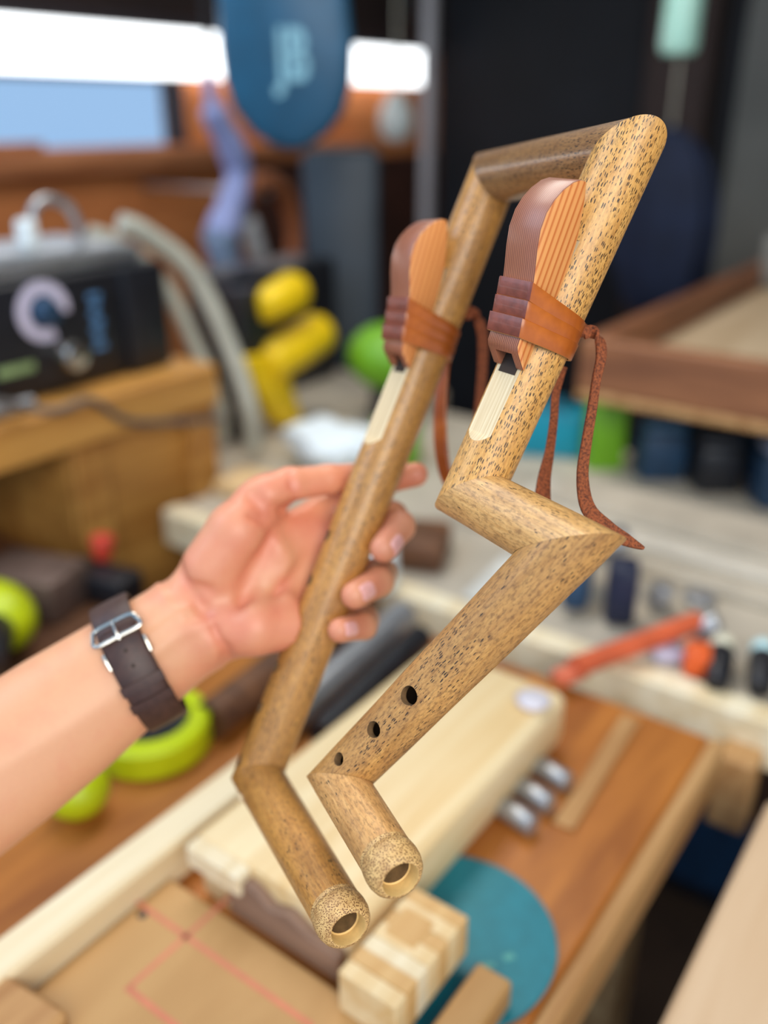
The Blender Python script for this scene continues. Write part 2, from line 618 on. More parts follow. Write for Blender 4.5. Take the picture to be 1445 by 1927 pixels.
def tube(name, P0, P1, n0, n1, r0, r1, mat, ref, wall=.0042, wob=0.0):
    """hollow cane from P0 to P1 whose ends are cut by planes with normals n0, n1"""
    d = (P1 - P0)
    L = d.length
    d.normalize()
    a = (ref - d * ref.dot(d)).normalized()
    c = d.cross(a)
    NA, NL = 72, 26
    b = bmesh.new()
    uvl = b.loops.layers.uv.new('UVMap')
    ph = random.random() * 6

    def shell(off, na):
        rings = []
        for i in range(NL + 1):
            f = i / NL
            ring = []
            for k in range(na):
                th = 2 * math.pi * k / na
                e = a * math.cos(th) + c * math.sin(th)
                ra, rb = r0 + off, r1 + off
                t0 = -(e.dot(n0)) * ra / d.dot(n0)
                t1 = L - (e.dot(n1)) * rb / d.dot(n1)
                t = t0 + (t1 - t0) * f
                r = ra + (rb - ra) * min(1, max(0, t / L))
                r *= 1 + wob * math.sin(2 * th + ph) * math.sin(5 * f * 3.14 + ph)
                ring.append((b.verts.new(P0 + d * t + e * r), th * r0, t))
            rings.append(ring)
        return rings
    out, inn = shell(0, NA), shell(-wall, NA)

    def quad(A, B, k, flip):
        n = len(A)
        vs = [A[k], A[(k + 1) % n], B[(k + 1) % n], B[k]]
        if flip:
            vs = vs[::-1]
        f = b.faces.new([x[0] for x in vs])
        wrap = 2 * math.pi * r0
        for lp in f.loops:
            for x in vs:
                if x[0] is lp.vert:
                    u = x[1]
                    if k == n - 1 and u < 1e-9:
                        u = wrap
                    lp[uvl].uv = (u, x[2])
        return f
    for i in range(NL):
        for k in range(NA):
            quad(out[i], out[i + 1], k, False)
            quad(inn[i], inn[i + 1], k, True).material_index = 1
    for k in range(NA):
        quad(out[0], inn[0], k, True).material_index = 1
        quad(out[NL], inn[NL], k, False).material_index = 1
    bmesh.ops.recalc_face_normals(b, faces=b.faces[:])
    me = bpy.data.meshes.new(name)
    b.to_mesh(me)
    b.free()
    finish(me, 32)
    o = link(name, me, [mat, M['inside'], M['hole_wall'], M['ramp']], flute)
    return o, P0, d, a, c


def local_dir(d, side, near, phi):
    """direction square to d, phi degrees from facing the viewer towards side"""
    s = (side - d * side.dot(d)).normalized()
    v = (near - d * near.dot(d) - s * near.dot(s)).normalized()
    p = math.radians(phi)
    return (s * math.sin(p) + v * math.cos(p)).normalized()


def hole_cutter(P, n, r, depth=.012, mat=None):
    m = MB().lathe(P + n * .012, P - n * depth, [(0, r), (.012 + depth, r)], 32)
    o = m.make('cutter', [M['hole_wall']] if mat is None else [mat])
    return o


Lft = vec(-.91, -.41, 0)
near1, near2 = vec(-.10, .05, -.99), vec(.0, -.05, -1)
d1, d2 = (J2 - J1).normalized(), (K1 - J0).normalized()
nF = local_dir(d1, Lft, near1, 47)
nB = local_dir(d2, Lft, near2, 54)
R1, R2 = .0137, .0134


def rampmat(d, n):
    m = NT('pale_shaved_bamboo')
    tc = m.n('ShaderNodeTexCoord')
    w = d.cross(n)
    cx = m.n('ShaderNodeCombineXYZ')
    for i, (a, k) in enumerate(((d, 14), (w, 900))):
        dt = m.n('ShaderNodeVectorMath', operation='DOT_PRODUCT')
        m.l(tc.outputs['Object'], dt.inputs[0])
        dt.inputs[1].default_value = a * k
        m.l(dt.outputs['Value'], cx.inputs[i])
    g = m.noise(cx.outputs[0], 1.0, 3, .6)
    c = m.ramp(g, [(.3, lin((206, 172, 122))), (.65, lin((236, 212, 168)))])
    return m.set(c, Roughness=.5)


def track_cutter(P, d, n, s0, s1, h, r, mat):
    """shaves the cane flat from s0 to s1, with a short slope at the lower end"""
    w = d.cross(n)
    m = MB().prism([(s0, h), (s1 - .004, h), (s1 + .002, r + .0005), (s1 + .002, r + .02), (s0, r + .02)], P - w * .02, d, n, w, .04)
    return m.make('cutter', [mat])


# front branch
fu, *_ = tube('front_upper_cane', J1, J2, miter(J0, J1, J2), miter(J1, J2, J3), .0140, .0133, M['bamboo_front'], -nF)
HF = .0116
fu.data.materials[3] = rampmat(d1, nF)
boolean(fu, [track_cutter(J1, d1, nF, .045, .139, HF, .0137, fu.data.materials[3])])
kn, *_ = tube('front_knee_cane', J2, J3, miter(J1, J2, J3), miter(J2, J3, J4), .0133, .0142, M['bamboo_knee'], vec(0, 1, .5))
fl, _, d3, *_ = tube('front_lower_cane', J3, J4, miter(J2, J3, J4), miter(J3, J4, J5), .0142, .0120, M['bamboo_lower'], vec(.6, .6, .5), wob=.006)
L3 = (J4 - J3).length
cut = []
for f, phi, r in ((.595, 27, .0042), (.752, 31, .0036), (.908, 42, .0030)):
    P = J3 + (J4 - J3) * f
    n = local_dir(d3, vec(-.7, -.71, 0), vec(0, -.2, -.98), phi)
    cut.append(hole_cutter(P + n * .0100, n, r))
boolean(fl, cut)
ff, *_ = tube('front_foot_cane', J4, J5, miter(J3, J4, J5), (J5 - J4).normalized(), .0120, .0114, M['bamboo_foot'], vec(0, 1, .5))
# bridge and back branch
br, *_ = tube('bridge_cane', J0, J1, miter(K1, J0, J1), miter(J0, J1, J2), .0140, .0138, M['bamboo_bridge'], vec(0, 1, 0))
bu, *_ = tube('back_cane', J0, K1, miter(J1, J0, K1), miter(J0, K1, K2), .0136, .0134, M['bamboo_drone'], -nB)
bu.data.materials[3] = rampmat(d2, nB)
cut = [track_cutter(J0, d2, nB, .060, .1625, .0110, .0135, bu.data.materials[3])]
L2 = (K1 - J0).length
for py, r in ((1005, .0035), (1088, .0035), (1162, .0035), (1250, .0036), (1325, .0034), (1425, .0034)):
    f = (py - 315) / (1460 - 333.0)
    n = local_dir(d2, vec(-.93, -.37, 0), near2, 72)
    cut.append(hole_cutter(J0 + (K1 - J0) * f + n * .0100, n, r))
boolean(bu, cut)
bf, _, d5, *_ = tube('back_foot_cane', K1, K2, miter(J0, K1, K2), (K2 - K1).normalized(), .0134, .0118, M['bamboo_drone'], vec(0, 1, .5))
P = K1 + d5 * .012
n = local_dir(d5, vec(-.86, .5, 0), near2, 74)
MB().rod(P + n * .0122, P + n * .0150, .0028, .0024, .3, 16).make('plug', M['ramp'], flute)


def rim(P, d, r, floor_t, floor_mat):
    prof = [(-.0015, r * 1.0), (0, r * 1.0), (.0006, r * .985), (.0012, r * 1.025), (.004, r * 1.05), (.0072, r * 1.04), (.0102, r * .97), (.0122, r * .85), (.0132, r * .74), (.0133, r * .68)]
    m = MB().lathe(P, P + d, prof, 56, cap=False)
    o = m.make('rim', M['end_grain'], flute)
    MB().lathe(P, P + d, [(.0133, r * .685), (.0128, r * .65), (.0075, r * .60), (.0070, r * .55)], 48, cap=False).make('bore', M['bore'], o)
    MB().lathe(P, P + d, [(.0070, r * .55), (floor_t, r * .545)], 48, cap=False).make('inner_bore', M['inner_bore'], o)
    MB().lathe(P, P + d, [(floor_t - .0004, r * .55), (floor_t, r * .55)], 40).make('membrane', floor_mat, o)


rim(J5, (J5 - J4).normalized(), .0115, -.004, M['membrane'])
rim(K2, d5, .0119, -.012, M['inside'])


def block(P, d, n, s, h0, scale=1.0):
    """carved saddle block: crest, waist for the tie, undercut channel at the lower end"""
    w = d.cross(n)
    k = scale
    top = [(.0015, h0 + .0128), (.0026, h0 + .0162), (.0055, h0 + .0196), (.0105, h0 + .0230), (.016, h0 + .0253), (.022, h0 + .0264), (.029, h0 + .0256), (.036, h0 + .0228),
           (.043, h0 + .0192), (.048, h0 + .0168), (.054, h0 + .0146), (.062, h0 + .0122), (.070, h0 + .0106), (.0735, h0 + .0100), (.0755, h0 + .0084), (.0785, h0 + .0040), (.0805, h0 + .0010), (.0808, h0 + .0002)]
    bot = [(.046, h0 + .0002), (.034, h0 + .0010), (.024, h0 + .0030), (.014, h0 + .0064), (.006, h0 + .0100), (.0022, h0 + .0122)]
    poly = top + bot
    W = .0092
    b = bmesh.new()
    uvl = b.loops.layers.uv.new('UVMap')
    org = P + d * s
    lo = [b.verts.new(org + d * x + n * y - w * W) for x, y in poly]
    hi = [b.verts.new(org + d * x + n * y + w * W) for x, y in poly]
    N = len(poly)
    f1 = b.faces.new(lo[::-1])
    f2 = b.faces.new(hi)
    acc = 0
    tops = []
    for i in range(N):
        j = (i + 1) % N
        f = b.faces.new((lo[i], lo[j], hi[j], hi[i]))
        if i < len(top) - 1:
            tops.append(f)
    bmesh.ops.recalc_face_normals(b, faces=b.faces[:])
    es = [e for e in b.edges if e.calc_face_angle(0) > .6]
    bmesh.ops.bevel(b, geom=es, offset=.0007, segments=2, affect='EDGES', profile=.5)
    for f in b.faces:
        f.normal_update()
        side = abs(f.normal.dot(w)) > .75
        f.material_index = 0 if side else 1
        for lp in f.loops:
            q = lp.vert.co - org
            if side:
                lp[uvl].uv = (q.dot(d), q.dot(n) + q.dot(d) * .12)
            else:
                lp[uvl].uv = (q.dot(d), q.dot(w))
    me = bpy.data.meshes.new('block')
    b.to_mesh(me)
    b.free()
    finish(me, 30)
    o = link('block', me, [M['cedar_side'], M['cedar_top'], M['inside']], flute)
    # channel at the lower end
    c = MB()
    q = org + d * .066 + n * (h0 - .002)
    c.prism([(0, 0), (.02, 0), (.02, .0098), (.006, .0090), (0, .0060)], q - w * .0050, d, n, w, .0100)
    co = c.make('cutter', [M['cedar_top']])
    boolean(o, [co])
    # dark sound hole below the channel
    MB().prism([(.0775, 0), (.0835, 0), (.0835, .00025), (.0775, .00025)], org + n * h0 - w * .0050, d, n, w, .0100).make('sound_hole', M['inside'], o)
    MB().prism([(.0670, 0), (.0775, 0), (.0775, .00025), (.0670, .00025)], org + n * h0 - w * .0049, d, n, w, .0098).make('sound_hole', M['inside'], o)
    return o, poly


def hull(pts):
    pts = sorted(set(pts))

    def half(ps):
        h = []
        for p in ps:
            while len(h) > 1 and (h[-1][0] - h[-2][0]) * (p[1] - h[-2][1]) - (h[-1][1] - h[-2][1]) * (p[0] - h[-2][0]) <= 0:
                h.pop()
            h.append(p)
        return h
    a, c = half(pts), half(pts[::-1])
    return a[:-1] + c[:-1]


def resample(poly, n):
    q = poly + [poly[0]]
    L = [0]
    for i in range(len(poly)):
        L.append(L[-1] + math.dist(q[i], q[i + 1]))
    out = []
    j = 0
    for k in range(n):
        t = L[-1] * k / n
        while L[j + 1] < t:
            j += 1
        f = (t - L[j]) / max(1e-9, L[j + 1] - L[j])
        out.append((q[j][0] + (q[j + 1][0] - q[j][0]) * f, q[j][1] + (q[j + 1][1] - q[j][1]) * f))
    return out


def bindings(P, d, n, s, h0, r):
    """three turns of flat leather around cane and block, knotted on the far side"""
    w = d.cross(n)
    for (s0, wd, tilt, lift, thick, hh) in ((.0515, .0070, .06, .0000, .0011, .0160), (.0588, .0070, -.02, .0001, .0012, .0136), (.0662, .0074, -.10, .0004, .0014, .0118)):
        htop = h0 + hh
        pts = [(r * math.cos(t), r * math.sin(t)) for t in np.linspace(0, 2 * math.pi, 64, endpoint=False)]
        pts += [(htop, .0090), (htop, -.0090), (htop - .0006, .0095), (htop - .0006, -.0095)]
        poly = resample(hull([(round(x, 6), round(y, 6)) for x, y in pts]), 110)
        cx = .004
        b = bmesh.new()
        rings = []
        sec = [(-.5, .0), (-.5, .85), (-.46, 1.0), (.46, 1.0), (.5, .85), (.5, .0)]
        for (x, y) in poly:
            u = Vector((x - cx, y)).normalized()
            ss = s + s0 + (htop - x) * tilt
            base = lift + .0002
            ring = []
            for (a_, t_) in sec:
                rr = base + thick * t_
                ring.append(b.verts.new(P + d * (ss + a_ * wd) + n * (x + u.x * rr - a_ * wd * .36 * max(0.0, (x - .010) / (htop - .010))) + w * (y + u.y * rr)))
            rings.append(ring)
        N = len(rings)
        for i in range(N):
            A, B = rings[i], rings[(i + 1) % N]
            for k in range(6):
                f = b.faces.new((A[k], A[(k + 1) % 6], B[(k + 1) % 6], B[k]))
                if k in (0, 4):
                    f.material_index = 2
                elif poly[i][0] > htop - .0005:
                    f.material_index = 1
        bmesh.ops.recalc_face_normals(b, faces=b.faces[:])
        me = bpy.data.meshes.new('binding')
        b.to_mesh(me)
        b.free()
        finish(me, 40)
        link('binding', me, [M['leather'], M['leather_sky_top'], M['leather_edge']], flute)


SF, SB = .0235, .037
blF, _ = block(J1, d1, nF, SF, HF)
bindings(J1, d1, nF, SF, HF, .0138)
blB, _ = block(J0, d2, nB, SB, .0110, 1.0)
bindings(J0, d2, nB, SB, .0110, .0136)

# loose ends of the ties
rs = vec(1, 0, .2)
tail = ribbon([at(1098, 628, .402), at(1113, 624, .402), at(1128, 640, .401), at(1131, 672, .400), at(1122, 715, .399), at(1114, 770, .399), at(1104, 830, .399), at(1096, 895, .398),
               at(1106, 955, .397), at(1140, 992, .397), at(1178, 1016, .397), at(1211, 1032, .397)],
              [.0052, .0058, .0056, .0046, .0040, .0042, .0046, .0052, .0066, .0072, .0056, .0012], .0022,
              [vec(0, 1, .3), vec(.2, 1, .3), vec(.7, .5, .4), rs, rs, rs, rs, rs, vec(.8, -.5, .2), vec(.6, -.7, .2), vec(.5, -.8, .2), vec(.4, -.9, .2)])
tail.make('thong', M['suede'], flute)
ribbon([at(1060, 690, .420), at(1046, 740, .421), at(1042, 790, .421), at(1034, 850, .421), at(1024, 900, .421), at(1020, 950, .421)],
       [.0036, .0036, .0038, .0044, .0062, .0086], .0018, [rs] * 6).make('thong', M['suede'], flute)
ribbon([at(872, 585, .512), at(893, 592, .513), at(907, 625, .514), at(908, 680, .515), at(904, 740, .515), at(899, 790, .515)],
       [.0060, .0062, .0062, .0056, .0054, .0054], .0020, [vec(0, 1, .3), vec(.3, 1, .3), rs, rs, rs, rs]).make('thong', M['suede'], flute)
ribbon([at(850, 640, .520), at(835, 690, .521), at(829, 760, .521), at(829, 830, .521), at(838, 890, .521), at(856, 930, .521)],
       [.0060, .0070, .0080, .0086, .0080, .0060], .0022, [vec(1, 0, -.75)] * 6).make('thong', M['leather'], flute)
# knots behind the canes
for (p, r) in ((at(1096, 622, .404), .0035), (at(880, 592, .513), .0034)):
    MB().ball(p, r, 1, 1.1, .9, 16).make('knot', M['suede'], flute)

# ------------------------------------------------------------------ forearm and hand, one continuous skin
def mm(px, py, d):
    return np.array([(px - 722.5) * d / FPX, (py - 963.5) * d / FPX, d]) * 1000.0


H = 1.5                                             # grid step, millimetres
LO = np.array([-450.0, -60.0, 370.0])
HI = np.array([45.0, 345.0, 565.0])
NX, NY, NZ = [int((HI[i] - LO[i]) / H) + 1 for i in range(3)]
gx = (LO[0] + H * np.arange(NX, dtype=np.float32))[:, None, None]
gy = (LO[1] + H * np.arange(NY, dtype=np.float32))[None, :, None]
gz = (LO[2] + H * np.arange(NZ, dtype=np.float32))[None, None, :]


def sub(lo, hi):
    """index ranges of the part of the grid between two corners (mm)"""
    s = []
    for i, n in enumerate((NX, NY, NZ)):
        a = max(0, int((lo[i] - LO[i]) / H))
        b = min(n, int((hi[i] - LO[i]) / H) + 2)
        s.append(slice(a, max(a + 1, b)))
    return tuple(s)


def grids(s):
    return gx[s[0]], gy[:, s[1]], gz[:, :, s[2]]


def cone(s, a, b, ra, rb):
    """distance to a tapered capsule"""
    X, Y, Z = grids(s)
    ba = b - a
    L2 = float(ba @ ba)
    t = ((X - a[0]) * ba[0] + (Y - a[1]) * ba[1] + (Z - a[2]) * ba[2]) / L2
    t = np.clip(t, 0, 1)
    return np.sqrt((X - a[0] - t * ba[0]) ** 2 + (Y - a[1] - t * ba[1]) ** 2 + (Z - a[2] - t * ba[2]) ** 2) - (ra + (rb - ra) * t)


def smin(a, b, k):
    h = np.clip(0.5 + 0.5 * (b - a) / k, 0, 1)
    return b + (a - b) * h - k * h * (1 - h)


BIG = 60.0
F = np.full((NX, NY, NZ), BIG, dtype=np.float32)


def chain(pts, rad, pad=26):
    """field of a chain of tapered capsules; returns (slices, field)"""
    P = np.array(pts)
    s = sub(P.min(0) - max(rad) - pad, P.max(0) + max(rad) + pad)
    d = None
    for i in range(len(pts) - 1):
        e = cone(s, P[i], P[i + 1], rad[i], rad[i + 1])
        d = e if d is None else smin(d, e, 2.5)
    return s, d


def blend(s, d, k):
    F[s] = smin(F[s], d, k)


# forearm: an elliptic taper
E0, E1 = mm(-360, 1700, .452), mm(352, 1178, .497)
axis = E1 - E0
EL = np.linalg.norm(axis)
axis = axis / EL
cdir = np.array([.58, .81, 0.0])
cdir -= axis * (cdir @ axis)
cdir /= np.linalg.norm(cdir)
tdir = np.cross(axis, cdir)
X, Y, Z = gx - E0[0], gy - E0[1], gz - E0[2]
ta = X * axis[0] + Y * axis[1] + Z * axis[2]
pc = X * cdir[0] + Y * cdir[1] + Z * cdir[2]
pt = X * tdir[0] + Y * tdir[1] + Z * tdir[2]
q = ta / EL
keys = [-0.2, 0.0, 0.5, 0.66, 0.84, 1.0, 1.1]
rc = np.interp(q, keys, [41, 41, 38.5, 36, 31.5, 28.0, 27.0])
rt = np.interp(q, keys, [34, 34, 30, 27, 22.0, 19.5, 18.0])
k0 = np.sqrt((pc / rc) ** 2 + (pt / rt) ** 2) + 1e-6
k1 = np.sqrt((pc / rc ** 2) ** 2 + (pt / rt ** 2) ** 2) + 1e-6
d = k0 * (k0 - 1) / k1
d = np.maximum(d, -200 - ta)
F[...] = np.minimum(BIG, np.maximum(d, ta - EL * 1.0))
del k0, k1, rc, rt, d

# palm
s, d = chain([mm(372, 1120, .502), mm(500, 1030, .508), mm(600, 968, .529)], [17, 13.5, 10])
blend(s, d, 12)
s, d = chain([mm(372, 1150, .503), mm(500, 1075, .510), mm(608, 1018, .522)], [17, 14, 10.5])
blend(s, d, 12)
s, d = chain([mm(378, 1175, .503), mm(500, 1120, .509), mm(588, 1085, .521)], [17, 14, 10.5])
blend(s, d, 12)
s, d = chain([mm(385, 1195, .502), mm(490, 1165, .506), mm(562, 1152, .516)], [16, 14, 10.5])
blend(s, d, 12)
s, d = chain([mm(398, 1068, .493), mm(446, 1000, .492), mm(500, 938, .497)], [16.5, 16.5, 12.5])     # ball of the thumb
blend(s, d, 10)
s, d = chain([mm(415, 1188, .492), mm(480, 1180, .491), mm(540, 1178, .498)], [14, 15.5, 13.5])      # heel of the hand
blend(s, d, 10)

palm = F.copy()
fingers = {
    'thumb': ([mm(488, 945, .499), mm(545, 915, .502), mm(618, 905, .513), mm(690, 896, .5265)], [12.5, 10.6, 9.3, 8.0]),
    'index': ([mm(600, 970, .5295), mm(668, 932, .5275), mm(728, 903, .527), mm(782, 893, .522)], [10.3, 8.8, 8.0, 7.2]),
    'middle': ([mm(606, 1018, .523), mm(680, 990, .5265), mm(738, 972, .527), mm(752, 990, .5035), mm(722, 1032, .4875)], [10.3, 9.0, 8.8, 8.6, 7.6]),
    'ring': ([mm(588, 1085, .522), mm(655, 1078, .525), mm(718, 1078, .526), mm(712, 1094, .501), mm(668, 1120, .4835)], [10.2, 8.8, 8.6, 8.4, 7.6]),
    'little': ([mm(562, 1152, .517), mm(625, 1158, .522), mm(688, 1166, .523), mm(684, 1178, .502), mm(640, 1186, .4855)], [9.6, 8.0, 7.6, 7.4, 6.8]),
}
for nm, (pts, rad) in fingers.items():
    s, d = chain(pts, rad)
    F[s] = np.minimum(F[s], smin(palm[s], d, 7.0 if nm == 'thumb' else 5.0))
del palm


LINES = []


def crease(pts, depth, width):
    """a soft line pressed into (depth > 0) or raised from (depth < 0) the skin"""
    P = np.array(pts)
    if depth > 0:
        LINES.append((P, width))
    s = sub(P.min(0) - 22, P.max(0) + 22)
    d = None
    for i in range(len(P) - 1):
        e = cone(s, P[i], P[i + 1], 0, 0)
        d = e if d is None else np.minimum(d, e)
    F[s] += 1.8 * depth * np.exp(-(d / width) ** 2)


Zp = .484
crease([mm(478, 938, Zp), mm(500, 962, Zp), mm(545, 958, Zp + .008)], 2.6, 4.5)
crease([mm(545, 985, .495), mm(510, 1010, .492), mm(470, 1085, .488), mm(455, 1150, .487)], 1.8, 5)
crease([mm(585, 1050, .502), mm(535, 1100, .498), mm(495, 1150, .492)], 1.3, 4.5)
crease([mm(520, 1010, .495), mm(545, 1060, .497), mm(540, 1120, .495)], -1.2, 6)
crease([mm(335, 1075, .488), mm(372, 1130, .480), mm(425, 1215, .482), mm(432, 1250, .49)], 1.6, 4)
crease([mm(350, 1068, .488), mm(400, 1120, .478), mm(440, 1140, .478)], 1.2, 3.5)
crease([mm(395, 1165, .480), mm(330, 1195, .478), mm(285, 1230, .474)], -1.3, 4)
crease([mm(380, 1130, .480), mm(320, 1165, .478), mm(275, 1200, .474)], -1.0, 4)
crease([mm(240, 1290, .470), mm(120, 1370, .455), mm(0, 1440, .445)], -.5, 7)
crease([mm(520, 955, .497), mm(560, 955, .503), mm(625, 940, .516)], 3.2, 4.5)
crease([mm(470, 975, .482), mm(505, 985, .486), mm(530, 975, .49)], 1.3, 3)
crease([mm(545, 885, .495), mm(548, 915, .492), mm(555, 940, .497)], .7, 2.4)

# the skin stops where the cane begins
JA, JB = mm(928, 333, .500), mm(485, 1460, .500)
s = sub(np.array([-80., -70., 470.]), np.array([40., 150., 530.]))
F[s] = np.maximum(F[s], 13.55 - (cone(s, JA, JB, 0, 0)))


def surface_nets(F):
    """closed quad mesh of the zero level"""
    ins = F < 0
    cube = np.zeros((NX - 1, NY - 1, NZ - 1), dtype=np.int8)
    for a in (0, 1):
        for b in (0, 1):
            for c in (0, 1):
                cube += ins[a:NX - 1 + a, b:NY - 1 + b, c:NZ - 1 + c]
    act = (cube > 0) & (cube < 8)
    idx = np.full(act.shape, -1, dtype=np.int64)
    cells = np.argwhere(act)
    idx[act] = np.arange(len(cells))
    acc = np.zeros((len(cells), 3))
    cnt = np.zeros(len(cells))
    corners = [(a, b, c) for a in (0, 1) for b in (0, 1) for c in (0, 1)]
    for p in corners:
        for ax in range(3):
            if p[ax] == 1:
                continue
            r = list(p)
            r[ax] = 1
            fa = F[cells[:, 0] + p[0], cells[:, 1] + p[1], cells[:, 2] + p[2]]
            fb = F[cells[:, 0] + r[0], cells[:, 1] + r[1], cells[:, 2] + r[2]]
            x = (fa < 0) != (fb < 0)
            t = np.where(x, fa / np.where(x, fa - fb, 1), 0)
            v = np.array(p, dtype=float)[None, :].repeat(len(cells), 0)
            v[:, ax] += t
            acc[x] += v[x]
            cnt[x] += 1
    V = LO + H * (cells + acc / cnt[:, None])
    Q = []
    for ax in range(3):
        o = [i for i in range(3) if i != ax]
        sa = [slice(1, -1)] * 3
        sa[ax] = slice(0, -1)
        sb = [slice(1, -1)] * 3
        sb[ax] = slice(1, None)
        i0, i1 = ins[tuple(sa)], ins[tuple(sb)]
        for flip, m in ((False, i0 & ~i1), (True, ~i0 & i1)):
            e = np.argwhere(m)
            if not len(e):
                continue
            base = e.copy()
            for j in o:
                base[:, j] += 1

            def cell(du, dv):
                c = base.copy()
                c[:, o[0]] -= du
                c[:, o[1]] -= dv
                return idx[c[:, 0], c[:, 1], c[:, 2]]
            quad = np.stack([cell(1, 1), cell(0, 1), cell(0, 0), cell(1, 0)], 1)
            if (ax == 1) != flip:
                quad = quad[:, ::-1]
            Q.append(quad)
    return V, np.concatenate(Q)


for k_ in (0, 1, -1, -2):
    F[k_], F[:, k_], F[:, :, k_] = np.maximum(F[k_], .5), np.maximum(F[:, k_], .5), np.maximum(F[:, :, k_], .5)
V, Q = surface_nets(F)
# relax the facets a little
nb = np.concatenate([Q[:, [0, 1]], Q[:, [1, 2]], Q[:, [2, 3]], Q[:, [3, 0]]])
for it in range(4):
    sm = np.zeros_like(V)
    ct = np.zeros(len(V))
    for a, b in ((0, 1), (1, 0)):
        np.add.at(sm, nb[:, a], V[nb[:, b]])
        np.add.at(ct, nb[:, a], 1)
    V = V + (0.55 if it % 2 == 0 else -0.5) * (sm / np.maximum(ct, 1)[:, None] - V)


def seg_dist(P, a, b):
    ba = b - a
    t = np.clip(((P - a) @ ba) / (ba @ ba), 0, 1)
    return np.linalg.norm(P - a - t[:, None] * ba, axis=1)


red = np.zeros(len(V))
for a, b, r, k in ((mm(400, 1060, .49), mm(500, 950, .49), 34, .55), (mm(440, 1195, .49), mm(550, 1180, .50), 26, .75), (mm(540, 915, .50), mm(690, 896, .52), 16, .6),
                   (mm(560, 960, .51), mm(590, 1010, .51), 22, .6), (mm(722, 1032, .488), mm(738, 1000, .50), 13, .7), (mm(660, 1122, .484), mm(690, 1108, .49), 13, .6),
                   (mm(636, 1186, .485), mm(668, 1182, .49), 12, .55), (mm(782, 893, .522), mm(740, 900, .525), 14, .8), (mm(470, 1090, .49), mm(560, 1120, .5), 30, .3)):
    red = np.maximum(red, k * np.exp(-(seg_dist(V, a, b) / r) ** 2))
for P, wd in LINES:                                  # natural fold redness, deepened to paint in the crease shade
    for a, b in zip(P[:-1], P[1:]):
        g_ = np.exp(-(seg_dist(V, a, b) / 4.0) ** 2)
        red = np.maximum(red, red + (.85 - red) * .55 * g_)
R3 = np.array([RIGHT, DOWN, FWD])
W = (V / 1000.0) @ R3 + np.array(CAM)
me = bpy.data.meshes.new('person')
me.from_pydata(W.tolist(), [], Q.tolist())
finish(me, 180)
at_r = me.attributes.new('ruddy_fold_shade', 'FLOAT', 'POINT')
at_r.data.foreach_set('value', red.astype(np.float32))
hand_loc = at(430, 1150, .50)
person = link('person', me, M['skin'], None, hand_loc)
tag(person, 'bare left forearm and hand of a person, fingers curled around the back flute pipe', 'person')


def nail(tip, dip, ref, r, wide, long, back=0.0):
    """curved nail plate on the back of a fingertip"""
    tip, dip = np.array(tip), np.array(dip)
    f = (tip - dip) / np.linalg.norm(tip - dip)
    n = np.array(ref, dtype=float)
    n -= f * (n @ f)
    n /= np.linalg.norm(n)
    w = np.cross(f, n)
    NU, NV = 12, 14
    b = bmesh.new()
    grid = []
    for j in range(NV + 1):
        v = -1 + 2 * j / NV
        row = []
        for i in range(NU + 1):
            u = -1 + 2 * i / NU
            hw = wide / 2 * (1 - abs(v) ** 4 * .35)
            ang = u * hw / r
            t = back + v * long / 2
            drop = max(0.0, t - 1.0) ** 2 * .045
            rr = r + .35 - .45 * max(abs(u), abs(v)) ** 5 - drop
            p = tip + f * t + n * math.cos(ang) * rr + w * math.sin(ang) * rr
            row.append(b.verts.new(CAM + (RIGHT * p[0] + DOWN * p[1] + FWD * p[2]) * .001))
        grid.append(row)
    for j in range(NV):
        for i in range(NU):
            b.faces.new((grid[j][i], grid[j][i + 1], grid[j + 1][i + 1], grid[j + 1][i]))
    bmesh.ops.recalc_face_normals(b, faces=b.faces[:])
    ex = bmesh.ops.extrude_face_region(b, geom=b.faces[:])
    off = (RIGHT * n[0] + DOWN * n[1] + FWD * n[2]) * -.0006
    for g_ in ex['geom']:
        if isinstance(g_, bmesh.types.BMVert):
            g_.co += off
    bmesh.ops.recalc_face_normals(b, faces=b.faces[:])
    m = MB()
    m.add(b)
    m.make('fingernail', M['nail'], person, smooth=60)


for nm, ref, wd, lg, bk in (('middle', (.62, .25, -.75), 10.5, 11.5, -3.5), ('ring', (.35, -.05, -.9), 10.0, 11, -3.0), ('little', (.2, -.1, -.95), 8.6, 9.5, -2.0)):
    pts, rad = fingers[nm]
    nail(pts[-1], pts[-2], ref, rad[-1] + .35, wd, lg, bk)

# ------------------------------------------------------------------ watch on the wrist
wc = mm(258, 1238, .4905)
ax3 = (RIGHT * axis[0] + DOWN * axis[1] + FWD * axis[2])
cd3 = (RIGHT * cdir[0] + DOWN * cdir[1] + FWD * cdir[2])
td3 = (RIGHT * tdir[0] + DOWN * tdir[1] + FWD * tdir[2])
if td3.dot(FWD) > 0:
    td3 = -td3
_r = Matrix.Rotation(math.radians(-9), 3, td3)
ax3, cd3 = _r @ ax3, _r @ cd3
WC = CAM + (RIGHT * wc[0] + DOWN * wc[1] + FWD * wc[2]) * .001 + cd3 * .0022
watch = thing('wristwatch', 'wristwatch with dark brown leather strap and steel buckle worn on the bare wrist', 'watch', WC)
RC, RT = .0350, .0270


def oval(phi, add=0.0):
    """phi 0 faces the viewer; positive runs down the wrist"""
    return cd3 * math.sin(phi) * (RC + add) + td3 * math.cos(phi) * (RT + add)


